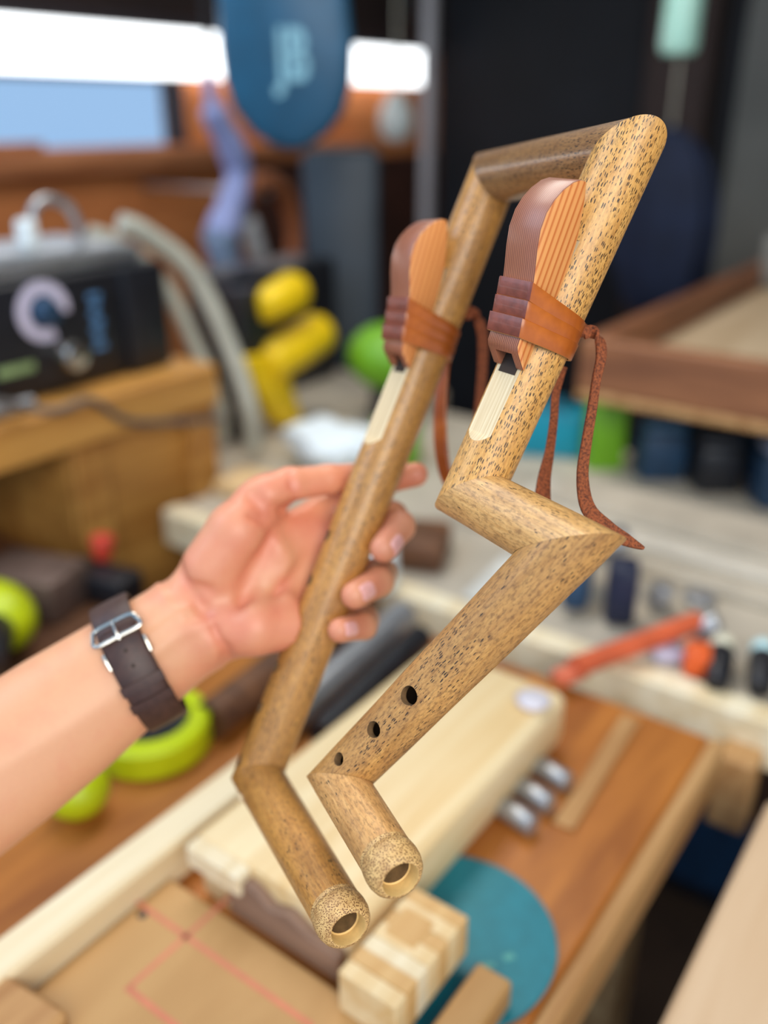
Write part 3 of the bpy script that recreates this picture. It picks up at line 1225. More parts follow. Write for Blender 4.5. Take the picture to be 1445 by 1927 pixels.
def band(name, p0, p1, add, wide, thick, mat, parent, n=60, shift=0.0, wave=0.0):
    b = bmesh.new()
    rings = []
    full = abs(p1 - p0) > 6.2
    for i in range(n + (0 if full else 1)):
        ph = p0 + (p1 - p0) * i / n
        o_, o2 = oval(ph, add), oval(ph, add + thick)
        nn = (o2 - o_).normalized()
        hw = wide / 2 * (1 + wave * math.sin(ph * 3))
        prof = [(-hw, 0), (-hw, thick * .7), (-hw + .0008, thick), (0, thick * 1.1), (hw - .0008, thick), (hw, thick * .7), (hw, 0)]
        rings.append([b.verts.new(WC + o_ + nn * y + ax3 * (x + shift)) for x, y in prof])
    N = len(rings)
    for i in range(N if full else N - 1):
        A, B = rings[i], rings[(i + 1) % N]
        for k in range(7):
            b.faces.new((A[k], A[(k + 1) % 7], B[(k + 1) % 7], B[k]))
    if not full:
        b.faces.new(rings[0][::-1])
        b.faces.new(rings[-1])
    bmesh.ops.recalc_face_normals(b, faces=b.faces[:])
    m = MB()
    m.add(b)
    return m.make(name, mat, parent, smooth=40)


strap = band('strap', 0, 2 * math.pi, 0, .0215, .0022, M['strap'], watch, 96)
tongue = band('strap_end', -.52, 1.05, .0022, .0195, .0020, M['strap'], watch, 40)
for ph, nmv in ((.22, 'keeper'), (.50, 'keeper')):
    band(nmv, ph, ph + .13, .0040, .0228, .0014, M['strap'], watch, 8)
for ph in (-.20, .02):
    P = WC + oval(ph, .00425)
    nn = (oval(ph, .01) - oval(ph, 0)).normalized()
    MB().lathe(P, P + nn, [(0, .0010), (.0004, .0010)], 16).make('punched_hole', M['inside'], tongue)
# buckle: a rounded wire frame, its bar and its pin
B0 = WC + oval(-.50, .0050)
tang = (oval(-.40, .0046) - oval(-.60, .0046)).normalized()
nrm = ax3.cross(tang).normalized()
if nrm.dot(FWD) > 0:
    nrm = -nrm
pts = []
for x, y in ((-.0120, .0035), (-.0120, -.0015), (-.0095, -.0048), (0, -.0052), (.0095, -.0048), (.0120, -.0015), (.0120, .0035), (0, .0038)):
    pts.append(B0 + ax3 * x + tang * y + nrm * .0006)
MB().cable(pts, .0012, 10, 6, closed=True).make('buckle', M['steel'], watch)
MB().cable([B0 - tang * .0052 + nrm * .0012, B0 + nrm * .0020, B0 + tang * .0055 + nrm * .0004], .0009, 8, 4).make('buckle_pin', M['steel'], watch)
for sx in (-1, 1):
    P = WC + oval(-.18, .0015) + ax3 * (.0112 * sx)
    MB().cable([WC + oval(-.30, .0015) + ax3 * (.0112 * sx), P, WC + oval(-.06, .0008) + ax3 * (.0110 * sx)], .0012, 8, 4).make('spring_bar', M['steel'], watch)
# case on the back of the wrist
P = WC - td3 * (RT + .0005)
MB().lathe(P, P - td3, [(0, .0175), (.002, .0190), (.007, .0190), (.009, .0170)], 40).make('case', M['steel'], watch)

# ------------------------------------------------------------------ workbench and what lies on it
M['bench'] = wood('worn_orange_bench_top', (200, 126, 52), (138, 76, 26), 1, 26, 4, 0.42, 0.3, 0.7, 0.4)
M['bench_edge'] = wood('pale_bench_edge', (204, 160, 104), (160, 112, 62), 1, 50, 3, 0.6)
M['pine'] = wood('planed_pine', (240, 218, 172), (216, 176, 112), 1, 34, 1.6, 0.5, 0.32, 0.62, 0.12)
M['pine_end'] = dull('pine_end_grain', (222, 186, 134), 0.6, 0.15, 60)
M['pine_pale'] = wood('pale_pine', (238, 224, 190), (220, 194, 146), 1, 40, 2, 0.5, 0.3, 0.6, 0.08)
M['ply'] = wood('tan_plywood', (192, 150, 94), (168, 124, 70), 1, 14, 4, 0.55, 0.3, 0.7, 0.2)
M['red_ink'] = dull('red_marker_line', (200, 120, 88), 0.6)
M['dark_wood'] = wood('dark_stained_wood', (122, 78, 46), (70, 42, 24), 0, 40, 3, 0.6)
M['black'] = dull('black_plastic', (26, 27, 32), 0.4, 0.3, 40)
M['steel_grey'] = dull('grey_metal', (168, 170, 172), 0.35, 0.2, 60, metal=0.7)
M['orange'] = dull('orange_plastic', (226, 96, 40), 0.4, 0.12, 40)
M['lime'] = dull('lime_yellow_plastic', (186, 200, 12), 0.4, 0.1, 30)
M['green'] = dull('lime_green_plastic', (108, 164, 24), 0.45, 0.12, 30)
M['yellow'] = dull('yellow_plastic', (236, 196, 20), 0.4, 0.12, 30)
M['teal'] = dull('teal_plastic', (0, 138, 160), 0.45, 0.12, 30)
M['navy'] = dull('dark_blue_plastic', (28, 58, 84), 0.5, 0.3, 30)
M['white'] = dull('white_paper', (226, 232, 230), 0.7, 0.06, 20)
M['grey_bench'] = dull('dusty_grey_bench_top', (182, 170, 150), 0.6, 0.2, 9)

t = thing('workbench', 'worn orange wooden workbench with pale front edge, under the flute', 'workbench', (-.45, .3, 0))
MB().box(-.80, -.160, -.30, .755, .905, .950, .004).make('worktop', M['bench'], t)
MB().box(-.160, -.146, -.30, .755, .900, .951, .003).make('edge_strip', M['bench_edge'], t)
for x in (-.76, -.22):
    for y in (-.24, .70):
        MB().box(x - .03, x + .03, y - .03, y + .03, 0, .905, .003).make('leg', M['bench_edge'], t)
MB().box(-.76, -.22, .69, .71, .80, .90, .003).make('apron', M['bench_edge'], t)

t = thing('jig_board', 'tan plywood jig board ruled with red lines, lying on the workbench', 'board', (-.33, .12, .95))
MB().box(-.436, -.205, -.10, .322, .9512, .965, .002).make('base', M['ply'], t)
MB().box(-.4385, -.268, .2895, .2935, .965, .9653, 0).make('red_line', M['red_ink'], t)
MB().box(-.3870, -.3835, .242, .338, .965, .9653, 0).make('red_line', M['red_ink'], t)
MB().box(-.3870, -.250, .2380, .2425, .965, .9653, 0).make('red_line', M['red_ink'], t)
for x, y in ((-.425, .286), (-.268, .268)):
    MB().lathe((x, y, .964), (x, y, .97), [(0, .0035), (.0016, .0035), (.002, .0025)], 16).make('screw', M['black'], t)
tag(MB().box(-.470, -.437, -.02, .452, .9505, .990, .003).make('fence_strip', M['pine_pale']), 'long pale pine strip standing as a fence along the jig board', 'strip')
tag(MB().box(-.437, -.380, .115, .195, .9652, .990, .004, .12).make('offcut', M['bench_edge']), 'small brown wood offcut with a dark knot at the near end of the jig board', 'offcut')
# the planed beam
t = thing('pine_beam', 'thick planed pine beam laid lengthwise on the workbench below the flute', 'beam', (-.35, .48, .965))
MB().prism([(-.414, .9515), (-.275, .9515), (-.270, .970), (-.270, 1.004), (-.278, 1.010), (-.414, 1.010)], (0, .335, 0), (1, 0, 0), (0, 0, 1), (0, 1, 0), .320, .002).make('timber', M['pine'], t)
MB().prism([(-.375, .9655), (-.274, .9655), (-.274, .988), (-.300, .990), (-.318, .998), (-.335, .992), (-.350, 1.001), (-.375, 1.003)], (0, .325, 0), (1, 0, 0), (0, 0, 1), (0, 1, 0), .011, .002).make('dark_end', wood('grey_brown_end_wood', (152, 120, 98), (116, 88, 70), 0, 40, 3, .6), t)
MB().box(-.414, -.36, .322, .336, .990, 1.0095, .002).make('end_strip', M['pine_pale'], t)
tag(MB().rod((-.288, .625, 1.0101), (-.288, .625, 1.0165), .016, .014, .3).make('end_cap', dull('dull_white_plug', (206, 200, 204), .7)), 'small whitish plug on the far end of the pine beam', 'plug')
# laminated block: each layer is a piece of its own
M['lam'] = wood('amber_pine_layer', (226, 188, 128), (200, 152, 88), 1, 40, 4, .5)
t = thing('laminated_block', 'striped block glued up from pine laminations, beside the pine beam end', 'block', (-.23, .33, .951))
y = .311
k = 0
while y < .390:
    MB().box(-.262, -.217, y, y + .0118, .9655, 1.000 + .0006 * (k % 2), .0006).make('lamination', (M['pine'], M['lam'], M['pine_pale'], M['pine'], M['lam'])[k % 5], t)
    y += .0122
    k += 1
MB().box(-.256, -.232, .352, .378, 1.0004, 1.0012, .0003).make('stain_patch', M['lam'], t)
tag(MB().box(-.2035, -.1775, .250, .389, .951, .975, .002).make('plywood_offcut', M['ply']), 'plain tan plywood offcut on the bench between the striped block and the teal disc', 'offcut')
t = thing('sanding_disc', 'flat round teal disc with faded print lying on the workbench', 'disc', (-.222, .422, .951))
M['disc'] = dull('teal_disc', (22, 116, 128), 0.5, 0.12, 60)
M['print'] = dull('faded_pale_print', (86, 158, 150), 0.6)
M['print2'] = dull('faded_gold_print', (140, 164, 108), 0.6)
MB().lathe((-.240, .412, .9508), (-.240, .412, .96), [(0, .0765), (.0005, .077), (.0022, .077), (.0026, .0765)], 64).make('disc_face', M['disc'], t)
for i, (x, y, a, b_, mt) in enumerate(((-.205, .405, .010, .004, 'print'), (-.196, .420, .008, .005, 'print'), (-.190, .392, .009, .005, 'print2'), (-.206, .390, .006, .004, 'print'), (-.185, .380, .008, .006, 'print2'))):
    MB().box(x - a / 2, x + a / 2, y - b_ / 2, y + b_ / 2, .9535, .9538, 0, .6 + i * .3).make('printed_mark', M[mt], t)
for i, y in enumerate((.541, .572, .606)):
    o = MB().rod((-.279, y + .004, .9605), (-.238, y - .004, .9605), .0095, rnd=.2).make('dowel', M['steel_grey'])
    tag(o, ('nearest of three short grey pegs poking out beside the pine beam', 'middle one of three short grey pegs poking out beside the pine beam', 'farthest of three short grey pegs poking out beside the pine beam')[i], 'peg', 'grey pegs beside the beam')
tag(MB().box(-.236, -.218, .560, .735, .9505, .954, .001, .06).make('wood_strip', M['bench_edge']), 'thin flat wooden strip lying on the orange bench top', 'strip')
for (x, y0, y1, r, nm, lab, mt) in ((-.500, .50, .745, .017, 'grey_pipe', 'long grey metal pipe lying on the workbench behind the fingers', 'steel_grey'),
                                    (-.555, .47, .745, .020, 'dark_pipe', 'dark brown pipe lying next to the grey pipe on the bench', 'dark_wood'),
                                    (-.460, .52, .72, .015, 'steel_tube', 'short dull steel tube against the pine beam on the bench', 'black')):
    o = MB().lathe((x + .01, y0, .951 + r), (x - .012, y1, .951 + r), [(.004, r * .7), (0, r * .75), (0, r), (.25 * 0 + (y1 - y0), r), ((y1 - y0), r * .75), ((y1 - y0) - .004, r * .7)], 24).make(nm, M[mt])
    tag(o, lab, 'pipe')
tag(MB().rod((-.590, .80, .951), (-.590, .80, 1.005), .026, .024, .3).make('white_jar', M['white']), 'white round jar just behind the fingertips at the bench end', 'jar')
# lime things at the back left of the bench
t = thing('tape_ring', 'bright lime ring lying on the bench under the watch', 'ring', (-.585, .425, .951))
MB().lathe((-.585, .432, .9505), (-.585, .432, 1.0), [(0, .038), (0, .052), (.004, .056), (.028, .056), (.032, .052), (.032, .038), (0, .038)], 48, cap=False).make('rim', M['lime'], t)
MB().lathe((-.585, .432, .9505), (-.585, .432, 1.0), [(.001, .0375), (.020, .0375)], 40).make('core', M['black'], t)
tag(MB().ball((-.563, .334, .976), .027, 1, 1, .9).make('lime_ball', M['lime']), 'small lime round knob below the forearm on the bench', 'knob')
t = thing('lime_tool', 'lime yellow power tool body with dark grip at the left behind the forearm', 'tool', (-.88, .48, .93))
MB().ball((-.905, .470, .962), .055, 1.1, .8, .75).make('body', M['lime'], t)
MB().rod((-.86, .445, .972), (-.80, .40, .976), .022, .020).make('grip', M['black'], t)
MB().ball((-.825, .40, .972), .022, 1, 1, 1).make('nose', M['lime'], t)

# ------------------------------------------------------------------ left shelf unit and the black control box
M['shelf'] = wood('honey_pine_shelf', (210, 154, 76), (160, 104, 42), 1, 30, 2.5, 0.5, 0.3, 0.65, 0.2)
t = thing('shelf_unit', 'honey pine shelf unit at the left carrying the black control box', 'shelf', (-1.25, .5, 0))
MB().box(-1.55, -1.0, -.2, .945, 1.085, 1.145, .004).make('top_board', M['shelf'], t)
MB().box(-1.55, -1.03, .68, .935, 0.0, 1.085, .004).make('side_box', M['shelf'], t)
MB().box(-1.03, -1.005, .885, .938, 0.0, 1.085, .004).make('post', M['shelf'], t)
MB().box(-1.03, -1.010, .680, .735, 0.0, 1.085, .004).make('post', M['shelf'], t)
MB().box(-1.56, -1.54, -.2, .68, .0, 1.085, .002).make('back_board', M['dark_wood'], t)
MB().box(-1.54, -.84, -.2, .66, .88, .915, .003).make('lower_board', M['dark_wood'], t)

t = thing('control_box', 'black control box with pale dial ring and silver knob on the shelf', 'amplifier', (-1.16, .62, 1.146))
MB().box(-1.28, -1.062, .36, .905, 1.146, 1.300, .010, 0, 3).make('case', M['black'], t)
MB().box(-1.063, -1.052, .826, .903, 1.148, 1.298, .006, 0, 2).make('end_cheek', M['black'], t)
M['dial'] = dull('pale_lavender_dial', (214, 206, 226), 0.5, 0.06)
b = bmesh.new()
arc = [(.022, .039)]
n = 40
rg = []
for i in range(n + 1):
    a = math.radians(-8 + 300 * i / n)
    rg.append([b.verts.new((-1.0615 + .002 * (j // 2), .700 + r * math.cos(a), 1.258 + r * math.sin(a))) for j, r in ((0, .023), (1, .039), (2, .039), (3, .023))])
for i in range(n):
    for k in range(4):
        b.faces.new((rg[i][k], rg[i][(k + 1) % 4], rg[i + 1][(k + 1) % 4], rg[i + 1][k]))
b.faces.new(rg[0][::-1])
b.faces.new(rg[-1])
bmesh.ops.recalc_face_normals(b, faces=b.faces[:])
mb = MB()
mb.add(b)
mb.make('dial_ring', M['dial'], t)
MB().rod((-1.064, .700, 1.258), (-1.040, .700, 1.258), .020, .016, .2).make('dial_knob', M['navy'], t)
MB().rod((-1.064, .722, 1.197), (-1.030, .722, 1.197), .021, .019, .25).make('knob', M['steel'], t)
M['blue_print'] = dull('pale_blue_lettering', (92, 140, 186), 0.5)
for k in range(7):
    MB().box(-1.0625, -1.0612, .772 + .004 * (k % 2), .792 - .003 * (k % 3), 1.262 - k * .0115, 1.269 - k * .0115, 0).make('printed_mark', M['blue_print'], t)
MB().box(-1.0625, -1.0612, .62, .675, 1.185, 1.197, 0).make('printed_mark', M['print2'], t)
t = thing('grey_case', 'flat grey metal case lying on top of the black control box', 'case', (-1.17, .7, 1.3005))
MB().box(-1.27, -1.075, .50, .885, 1.3005, 1.325, .008, 0, 2).make('lid', M['steel_grey'], t)
MB().cable([(-1.17, .775, 1.322), (-1.17, .776, 1.365), (-1.17, .80, 1.385), (-1.17, .84, 1.37), (-1.17, .855, 1.322)], .007, 10, 5).make('handle', M['steel_grey'], t)
MB().box(-1.18, -1.155, .752, .775, 1.324, 1.362, .004).make('latch', M['white'], t)
tag(MB().box(-1.24, -1.09, .50, .655, 1.3252, 1.342, .008, .1, 2).make('teal_cloth', dull('turquoise_cloth', (20, 176, 178), .8, .2, 30)), 'folded turquoise cloth at the edge on top of the grey case', 'cloth')
M['hose'] = dull('grey_rubber_hose', (178, 176, 160), 0.5, 0.15, 20)
for k, (dx, dz, r, lab) in enumerate(((.02, 0.005, .016, 'thick grey hose running down behind the black control box, the outer one'), (-.055, -.014, .013, 'thinner grey hose running down behind the black control box, the inner one'))):
    o = MB().cable([(-1.15 + dx, .895, 1.342 + dz), (-1.14 + dx, .93, 1.325 + dz), (-1.12 + dx, 1.00, 1.26 + dz), (-1.08 + dx, 1.03, 1.14 + dz), (-1.05 + dx, 1.035, 1.05), (-1.06 + dx, 1.05, .972)], r, 12, 6).make('hose', M['hose'])
    tag(o, lab, 'hose', 'hoses by the control box')
o = MB().cable([(-1.03, .45, 1.178), (-1.012, .57, 1.176), (-.985, .64, 1.152), (-.985, .70, 1.151), (-.985, .75, 1.11), (-.99, .83, 1.085), (-.994, .94, 1.06)], .005, 8, 6).make('cable', dull('dark_grey_cable', (90, 84, 80), .5))
tag(o, 'thin dark cable trailing over the front edge of the pine shelf', 'cable')
tag(MB().cable([(-1.035, .46, 1.155), (-1.03, .56, 1.155), (-1.025, .64, 1.155)], .009, 10, 5).make('clamp_bar', M['steel_grey']), 'grey steel rod lying in front of the black control box', 'rod')

t = thing('bench_vise', 'dark metal vise with a red knob on the lower shelf', 'vise', (-.93, .58, .915))
MB().box(-1.02, -.90, .52, .60, .915, .975, .008, .3, 2).make('body', dull('grey_brown_metal', (112, 92, 82), .5, .25, 30, .4), t)
MB().box(-.97, -.86, .60, .65, .9155, .955, .006, .2, 2).make('jaw', M['black'], t)
MB().rod((-.93, .645, .955), (-.93, .650, .990), .012, .016, .4).make('knob', dull('red_knob', (204, 66, 46), .4), t)

# ------------------------------------------------------------------ hanging things, upper left
M['caseteal'] = dull('teal_canvas', (10, 74, 104), 0.42, 0.15, 20)
t = thing('hanging_case', 'padded teal case with pale letters JB hanging from above', 'case', (-1.16, 1.3, 1.75))
prof = []
outl = [(-.108, .0), (-.106, .10), (-.111, .20), (-.114, .27), (-.110, .325), (-.095, .372), (-.065, .408), (-.030, .430), (0, .436), (.030, .430), (.065, .408), (.095, .372), (.110, .325), (.114, .27), (.108, .20), (.098, .10), (.090, .0)]
ux, uz, un = Vector((cA, sA, 0)), Vector((.02, 0, -1)).normalized(), Vector((sA, -cA, 0))
org = Vector((-1.155, 1.30, 1.870))
MB().prism(outl, org - un * .03, ux, uz, un, .06, .022).make('body', M['caseteal'], t)
MB().box(-1.17, -1.14, 1.296, 1.304, 1.86, 2.72, .001, YAW).make('hanging_strap', M['navy'], t)
cu = bpy.data.curves.new('letters', 'FONT')
cu.body = 'JB'
cu.size = .092
cu.extrude = .0008
cu.offset = .003
cu.align_x = 'CENTER'
tmp = bpy.data.objects.new('letters', cu)
col.objects.link(tmp)
bpy.context.view_layer.update()
me = bpy.data.meshes.new_from_object(tmp.evaluated_get(bpy.context.evaluated_depsgraph_get()))
bpy.data.objects.remove(tmp)
Mx = Matrix((ux, -uz, un)).transposed().to_4x4()
Mx.translation = org + ux * .012 + uz * .322 + un * .0312
me.transform(Mx @ Matrix.Diagonal((.72, 1.18, 1, 1)))
link('lettering', me, dull('pale_blue_print', (122, 170, 184), .6), t)

M['lav'] = dull('lavender_blue_hose', (150, 160, 206), 0.55, 0.12, 20)
t = thing('air_hose', 'lavender blue hose hanging from a cord with grey metal fittings', 'hose', (-1.6, 1.55, 1.1))
MB().cable([(-1.6, 1.555, 2.7), (-1.6, 1.553, 2.0), (-1.6, 1.552, 1.56)], .007, 8, 4).make('cord', M['dark_wall'], t)
MB().cable([(-1.6, 1.550, 1.57), (-1.6, 1.556, 1.50), (-1.6, 1.605, 1.42), (-1.6, 1.622, 1.36), (-1.6, 1.59, 1.29), (-1.6, 1.55, 1.23)], [.014, .03, .034, .03, .034, .04], 16, 6).make('sleeve', M['lav'], t)
MB().rod((-1.6, 1.545, 1.25), (-1.6, 1.575, 1.09), .044, .030, .4).make('fitting', dull('blue_grey_metal', (120, 140, 166), .4, .3, 30, .3), t)
MB().rod((-1.6, 1.64, 1.26), (-1.6, 1.70, 1.10), .026, .022, .4).make('fitting', dull('pale_metal', (176, 178, 180), .4, .3, 30, .3), t)
MB().cable([(-1.6, 1.60, 1.25), (-1.6, 1.63, 1.29), (-1.6, 1.645, 1.25)], .014, 10, 5).make('coupling', M['steel_grey'], t)
t = thing('coiled_belt', 'brown leather belt coiled in a loop hanging on the left wall', 'belt', (-1.72, 1.835, 1.2))
ring = [(-1.72, 1.835 + .115 * math.cos(a), 1.185 + .145 * math.sin(a)) for a in np.linspace(0, 2 * math.pi, 16, endpoint=False)]
MB().cable(ring, .024, 12, 5, closed=True).make('loop', dull('brown_belt_leather', (160, 96, 58), .6, .2, 20), t)
MB().rod((-2.2, 1.835, 1.30), (-1.70, 1.835, 1.30), .008).make('hook', M['steel_grey'], t)

t = thing('pendant_lamp', 'small pale lamp hanging at the end of the strip light', 'lamp', (-1.84, 2.6, 1.40))
MB().lathe((-1.84, 2.6, 1.405), (-1.84, 2.6, 2), [(0, .012), (.006, .034), (.03, .052), (.07, .056), (.10, .048), (.125, .032), (.15, .022)], 28).make('shade', dull('milky_white_glass', (196, 204, 200), .4, .08), t)
MB().rod((-1.84, 2.6, 1.55), (-1.84, 2.6, 2.7), .004, rnd=0).make('cord', M['hose'], t)
tag(MB().box(-1.735, -1.70, 2.585, 2.615, 0, 2.7, .003).make('grey_post', dull('pale_grey_metal', (150, 150, 154), .5, .1)), 'thin pale grey upright post at the end of the strip light', 'post')
t = thing('mint_bottle', 'pale mint bottle hanging from the ceiling at the upper right', 'bottle', (-.72, 2.0, 1.60))
MB().lathe((-.72, 2.0, 1.600), (-.72, 2.0, 2), [(0, .024), (.004, .034), (.02, .038), (.16, .036), (.19, .022), (.21, .014), (.23, .014)], 24).make('body', dull('mint_glass', (168, 214, 196), .3, .08), t)
MB().rod((-.72, 2.0, 1.83), (-.72, 2.0, 2.7), .003, rnd=0).make('cord', M['hose'], t)
tag(MB().box(-1.43, -1.26, 1.62, 1.76, 0, 1.42, .02, YAW, 2).make('machine_column', dull('blue_grey_enamel', (36, 48, 58), .5, .25, 8)), 'tall blue grey machine column under the teal case', 'column')

# ------------------------------------------------------------------ back bench and clutter
t = thing('back_bench', 'dusty grey workbench behind the orange one, covered in tools', 'workbench', (-.5, 1.1, 0))
MB().box(-.994, .35, .832, 1.47, .905, .950, .004).make('worktop', M['grey_bench'], t)
MB().box(-1.40, -.995, .952, 1.60, .905, .950, .004).make('worktop', M['grey_bench'], t)
MB().box(-.99, .35, .800, .831, .900, .957, .003).make('front_rail', M['pine_pale'], t)
MB().box(-.99, .35, 1.44, 1.46, .30, .90, .003).make('back_panel', M['dark_wood'], t)
for x in (-.9, -.6, .25):
    MB().box(x - .03, x + .03, .86, .92, 0, .905, .003).make('leg', M['dark_wood'], t)
MB().box(-.155, -.118, .765, .801, .84, .925, .003).make('post_stub', M['bench_edge'], t)  # floor post cut short where its lower part is lost in shadow
t = thing('side_table', 'pale pine tabletop at the right edge, close by', 'table', (.2, .4, 0))
MB().box(-.092, .55, .05, .700, .912, .950, .004).make('tabletop', wood('bleached_pine_top', (226, 196, 160), (206, 170, 130), 1, 18, 2, .5), t)
for x, y in ((-.05, .66), (.5, .66), (-.05, .1), (.5, .1)):
    MB().box(x - .025, x + .025, y - .025, y + .025, 0, .912, .003).make('leg', M['bench_edge'], t)

def part_tool(name, lab, cat, loc, group=None):
    return thing(name, lab, cat, loc, group)


t = thing('bar_clamp', 'long orange clamp lying across the grey back bench', 'clamp', (-.26, .85, .951))
MB().cable([(-.304, .752, .974), (-.270, .820, .977), (-.228, .904, .982)], .0115, 12, 4).make('bar', dull('faded_orange', (208, 96, 58), .45), t)
MB().box(-.222, -.194, .834, .866, .953, .985, .006, .3, 2).make('jaw', M['orange'], t)
MB().rod((-.232, .905, .968), (-.205, .912, .985), .016, .014, .4).make('screw_knob', M['steel_grey'], t)
MB().box(-.316, -.296, .728, .766, .961, .975, .004, -.4, 2).make('tip', dull('faded_orange_pad', (206, 104, 72), .5), t)
for k, (x, y, lab) in enumerate(((-.190, .872, 'left one of two black screwdrivers with pale round ends on the grey bench'), (-.152, .888, 'right one of two black screwdrivers with pale round ends on the grey bench'))):
    t = thing('screwdriver', lab, 'screwdriver', (x, y, .951), 'black screwdrivers')
    MB().rod((x + .012, y - .052, .964), (x, y, .976), .012, .014, .4).make('grip', M['black'], t)
    MB().ball((x - .002, y + .006, .978), .013, 1, 1, 1, 16).make('pale_cap', dull('pale_cap', (220, 214, 186), .4) if k == 0 else dull('pale_aqua_cap', (190, 222, 220), .3), t)
t = thing('hand_drill', 'dark blue drill standing on the grey back bench', 'drill', (-.36, .93, .951))
MB().rod((-.365, .885, .960), (-.372, .905, 1.02), .016, .018, .4).make('grip', M['navy'], t)
MB().rod((-.400, .940, 1.005), (-.345, .985, 1.020), .022, .018, .4).make('motor', M['steel_grey'], t)
MB().box(-.335, -.300, .885, .925, .953, 1.03, .008, .4, 2).make('battery', dull('dark_navy_plastic', (24, 32, 56), .5), t)
MB().rod((-.290, .955, .954), (-.286, .960, .985), .014, .014, .3).make('chuck', M['steel_grey'], t)
tag(MB().box(-.262, -.228, .846, .880, .951, .966, .005, .5, 2).make('lavender_box', dull('pale_lavender_box', (204, 202, 220), .6)), 'small pale lavender box under the orange clamp', 'box')
tag(MB().rod((-.255, 1.005, .951), (-.255, 1.005, .962), .020, .020, .2).make('steel_washer', M['steel_grey']), 'round steel washer lying on the grey back bench', 'washer')
M['plank'] = dull('pale_grey_board', (200, 190, 172), .6, .12, 9)
t = thing('plank_stack', 'stack of pale grey boards on the back bench behind the drill', 'boards', (-.35, 1.1, .951))
for k in range(3):
    MB().box(-.62 + .05 * k, .20, 1.03 + .035 * k, 1.20, .951 + .014 * k, .9645 + .014 * k, .002, -.02 * k).make('board', M['grey_bench'] if k != 1 else M['plank'], t)
tag(MB().box(-.50, -.405, .845, .98, .951, .957, .002, .1).make('grey_sheet', dull('light_grey_sheet', (206, 204, 194), .6)), 'light grey flat sheet on the back bench beside the drill', 'sheet')

t = thing('green_carton', 'upright lime green carton at the back of the grey bench', 'carton', (-.53, 1.36, .951))
MB().box(-.572, -.512, 1.345, 1.395, .951, 1.062, .004, YAW, 2).make('body', M['green'], t)
MB().box(-.566, -.518, 1.35, 1.39, 1.062, 1.070, .003, YAW).make('lid', dull('dark_lime_lid', (96, 150, 40), .5), t)
t = thing('teal_case', 'teal plastic case behind the leather tie on the back bench', 'case', (-.65, 1.36, .951))
MB().box(-.735, -.585, 1.34, 1.40, .951, 1.035, .008, YAW - .25, 2).make('body', M['teal'], t)
MB().box(-.705, -.615, 1.345, 1.395, 1.033, 1.046, .004, YAW - .25).make('lid', dull('dark_teal_lid', (0, 92, 112), .5), t)
for k, (x, y, w_, h_, mt, lab) in enumerate(((-.45, 1.385, .036, .08, 'navy', 'dark blue toolbox next to the green carton'), (-.36, 1.385, .034, .075, 'black', 'black toolbox behind the boards on the back bench'), (-.255, 1.385, .045, .085, 'navy', 'dark blue toolbox topped by a pale lid at far right'))):
    t = thing('toolbox', lab, 'toolbox', (x, y, .951))
    MB().box(x - w_, x + w_, y - .035, y + .03, .9505, .951 + h_, .008, YAW, 2).make('body', M[mt], t)
    MB().box(x - w_ * .9, x + w_ * .9, y - .03, y + .025, .951 + h_, .966 + h_, .005, YAW, 2).make('lid', dull('lid_paint', ((60, 96, 124), (40, 44, 52), (150, 160, 186))[k], .5), t)
t = thing('canister', 'lime green round canister standing behind the back flute pipe', 'canister', (-.83, 1.20, .951))
MB().rod((-.83, 1.18, .951), (-.83, 1.18, 1.03), .040, .040, .2).make('body', M['green'], t)
MB().rod((-.83, 1.18, 1.03), (-.83, 1.18, 1.05), .020, .018, .3).make('cap', M['white'], t)
t = thing('green_dome', 'lime green dome on a dark stand behind the upper back flute pipe', 'dome', (-1.0, 1.36, .951))
MB().ball((-.985, 1.36, 1.075), .072, 1, 1, .85).make('dome', M['green'], t)
MB().rod((-.985, 1.36, .951), (-.985, 1.36, 1.03), .030, .026, .2).make('stand', M['black'], t)
t = thing('spring_clamp', 'yellow and black spring clamp standing on the back bench', 'clamp', (-1.12, 1.2, .951))
MB().rod((-1.10, 1.145, 1.185), (-1.10, 1.255, 1.205), .030, .036, .5).make('upper_pad', M['yellow'], t)
MB().rod((-1.10, 1.15, 1.080), (-1.10, 1.32, 1.118), .038, .038, .5).make('lower_pad', M['yellow'], t)
MB().prism([(1.07, 1.115), (1.16, 1.105), (1.19, 1.09), (1.245, .955), (1.22, .952), (1.175, .962), (1.10, 1.07)], (-1.085, 0, 0), (0, 1, 0), (0, 0, 1), (-1, 0, 0), .05, .012).make('handle', M['yellow'], t)
MB().box(-1.14, -1.10, 1.10, 1.17, 1.05, 1.22, .006).make('bar', M['black'], t)
MB().rod((-1.12, 1.10, .956), (-1.12, 1.12, 1.08), .024, .022, .25).make('foot', M['black'], t)
tag(MB().box(-1.39, -1.26, 1.24, 1.56, .951, 1.21, .012, 0, 2).make('dark_fill_box', M['black']), 'plain black box added to fill the dark area behind the yellow clamp', 'crate')  # added box, fills the dark area behind the clamp
tag(MB().box(-.62, -.56, .86, .95, .951, .992, .008, .4, 2).make('dark_block', M['dark_wood']), 'dark brown block behind the white jar on the back bench', 'block')
t = thing('white_cloth', 'crumpled white cloth heaped above the thumb on the back bench', 'cloth', (-.9, 1.08, .951))
b = bmesh.new()
bmesh.ops.create_icosphere(b, subdivisions=4, radius=1)
for v in b.verts:
    p = v.co.copy()
    k = 1 + .16 * math.sin(5 * p.x + 3 * p.y) * math.cos(4 * p.y + 2 * p.z) + .08 * math.sin(11 * p.y + 7 * p.x)
    v.co = Vector((-.89 + .095 * p.x * k, 1.09 + .06 * p.y * k, .996 + .036 * p.z * k))
mb = MB()
mb.add(b)
mb.make('folds', M['white'], t)
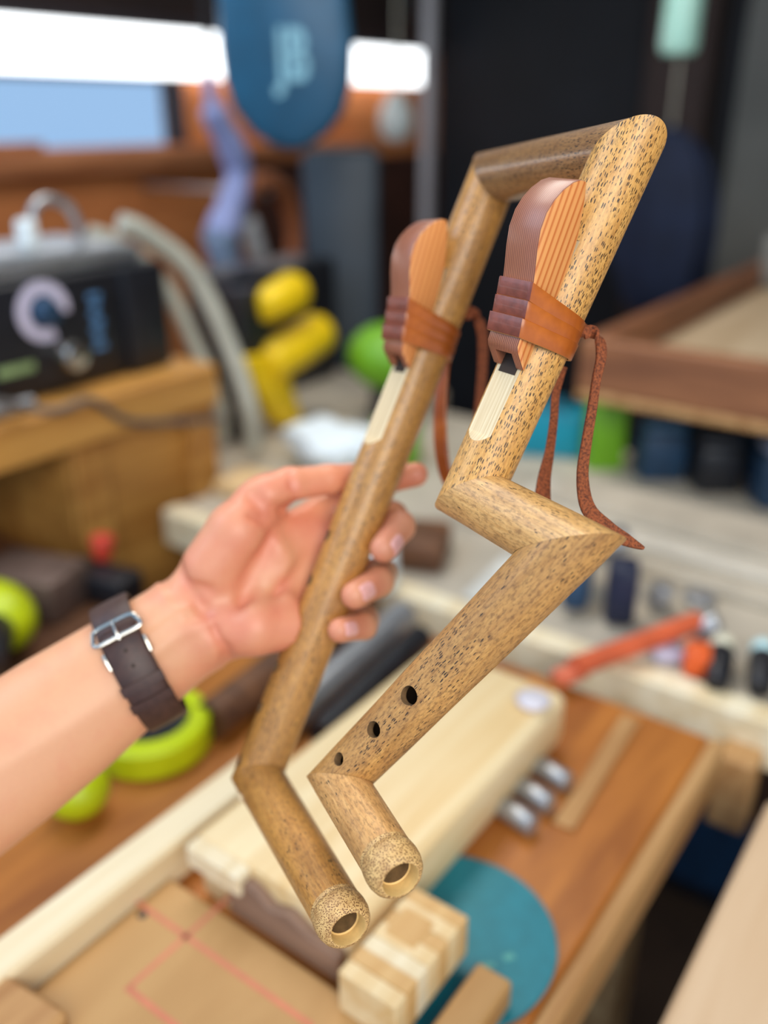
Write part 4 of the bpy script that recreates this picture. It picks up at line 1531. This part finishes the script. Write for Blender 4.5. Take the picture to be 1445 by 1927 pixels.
tag(MB().box(-.985, -.88, .90, .98, .9505, .975, .006, .1, 2).make('tan_board', M['pine_end']), 'tan block of wood lying beside the white cloth', 'block')

# right: tray on a dark cabinet
t = thing('wooden_tray', 'shallow brown wooden tray with pale bottom on the dark cabinet', 'tray', (-.1, 1.75, 1.10))
M['tray'] = wood('brown_tray_wood', (170, 112, 70), (116, 70, 42), 0, 30, 3, .55)
M['tray_side'] = wood('brown_tray_side', (150, 96, 62), (104, 64, 40), 1, 30, 3, .55)
MB().box(-.545, .45, 1.245, 1.275, 1.113, 1.192, .003).make('front_board', M['tray'], t)
MB().box(-.545, .45, 1.243, 1.277, 1.098, 1.112, .003).make('front_lip', M['bench_edge'], t)
MB().box(-.545, -.515, 1.276, 2.36, 1.10, 1.192, .003).make('side_board', M['tray_side'], t)
MB().box(-.545, .45, 2.36, 2.39, 1.10, 1.21, .003).make('back_board', M['tray'], t)
MB().box(-.514, .45, 1.276, 2.359, 1.10, 1.142, .001).make('bottom', wood('pale_tray_bottom', (204, 180, 146), (180, 152, 116), 1, 20, 2, .6), t)
t = thing('dark_cabinet', 'dark cabinet carrying the wooden tray', 'cabinet', (-.05, 1.9, 0))
MB().box(-.53, .45, 1.50, 2.38, 0, 1.097, .004).make('body', M['black'], t)
for x in (-.28, .20):
    o = MB().box(x - .235, x + .235, 1.488, 1.499, .05, 1.05, .004).make('door', M['navy'], t)
    MB().box(x + .18, x + .20, 1.475, 1.488, .8, .9, .003).make('handle', M['steel_grey'], o)
tag(MB().box(-.52, -.20, 2.10, 2.33, 1.1425, 1.255, .01, 0, 2).make('grey_box', dull('dull_grey_box', (120, 118, 110), .7, .15)), 'dull grey box standing in the back of the wooden tray', 'box')
t = thing('blue_jacket', 'dark blue jacket hanging in the shade at the back', 'jacket', (-.79, 2.6, 1.1))
b = bmesh.new()
bmesh.ops.create_uvsphere(b, u_segments=28, v_segments=18, radius=1)
for v in b.verts:
    p = v.co.copy()
    k = 1 + .10 * math.sin(7 * math.atan2(p.y, p.x))
    v.co = Vector((-.93 + .15 * p.x * k, 2.6 + .07 * p.y * k, 1.20 + .26 * p.z - .02 * p.x))
mb = MB()
mb.add(b)
mb.make('cloth', dull('navy_cloth', (20, 32, 58), .8, .3, 14), t)
MB().cable([(-.93, 2.6, 1.45), (-.93, 2.6, 1.9), (-.93, 2.6, 2.7)], .004, 6, 3).make('cord', M['hose'], t)
tag(MB().box(-1.28, -1.06, 3.25, 3.384, 0, 2.6, .01).make('brown_post', dull('dark_brown_paint', (52, 38, 34), .7)), 'dark brown upright post against the back wall', 'post')
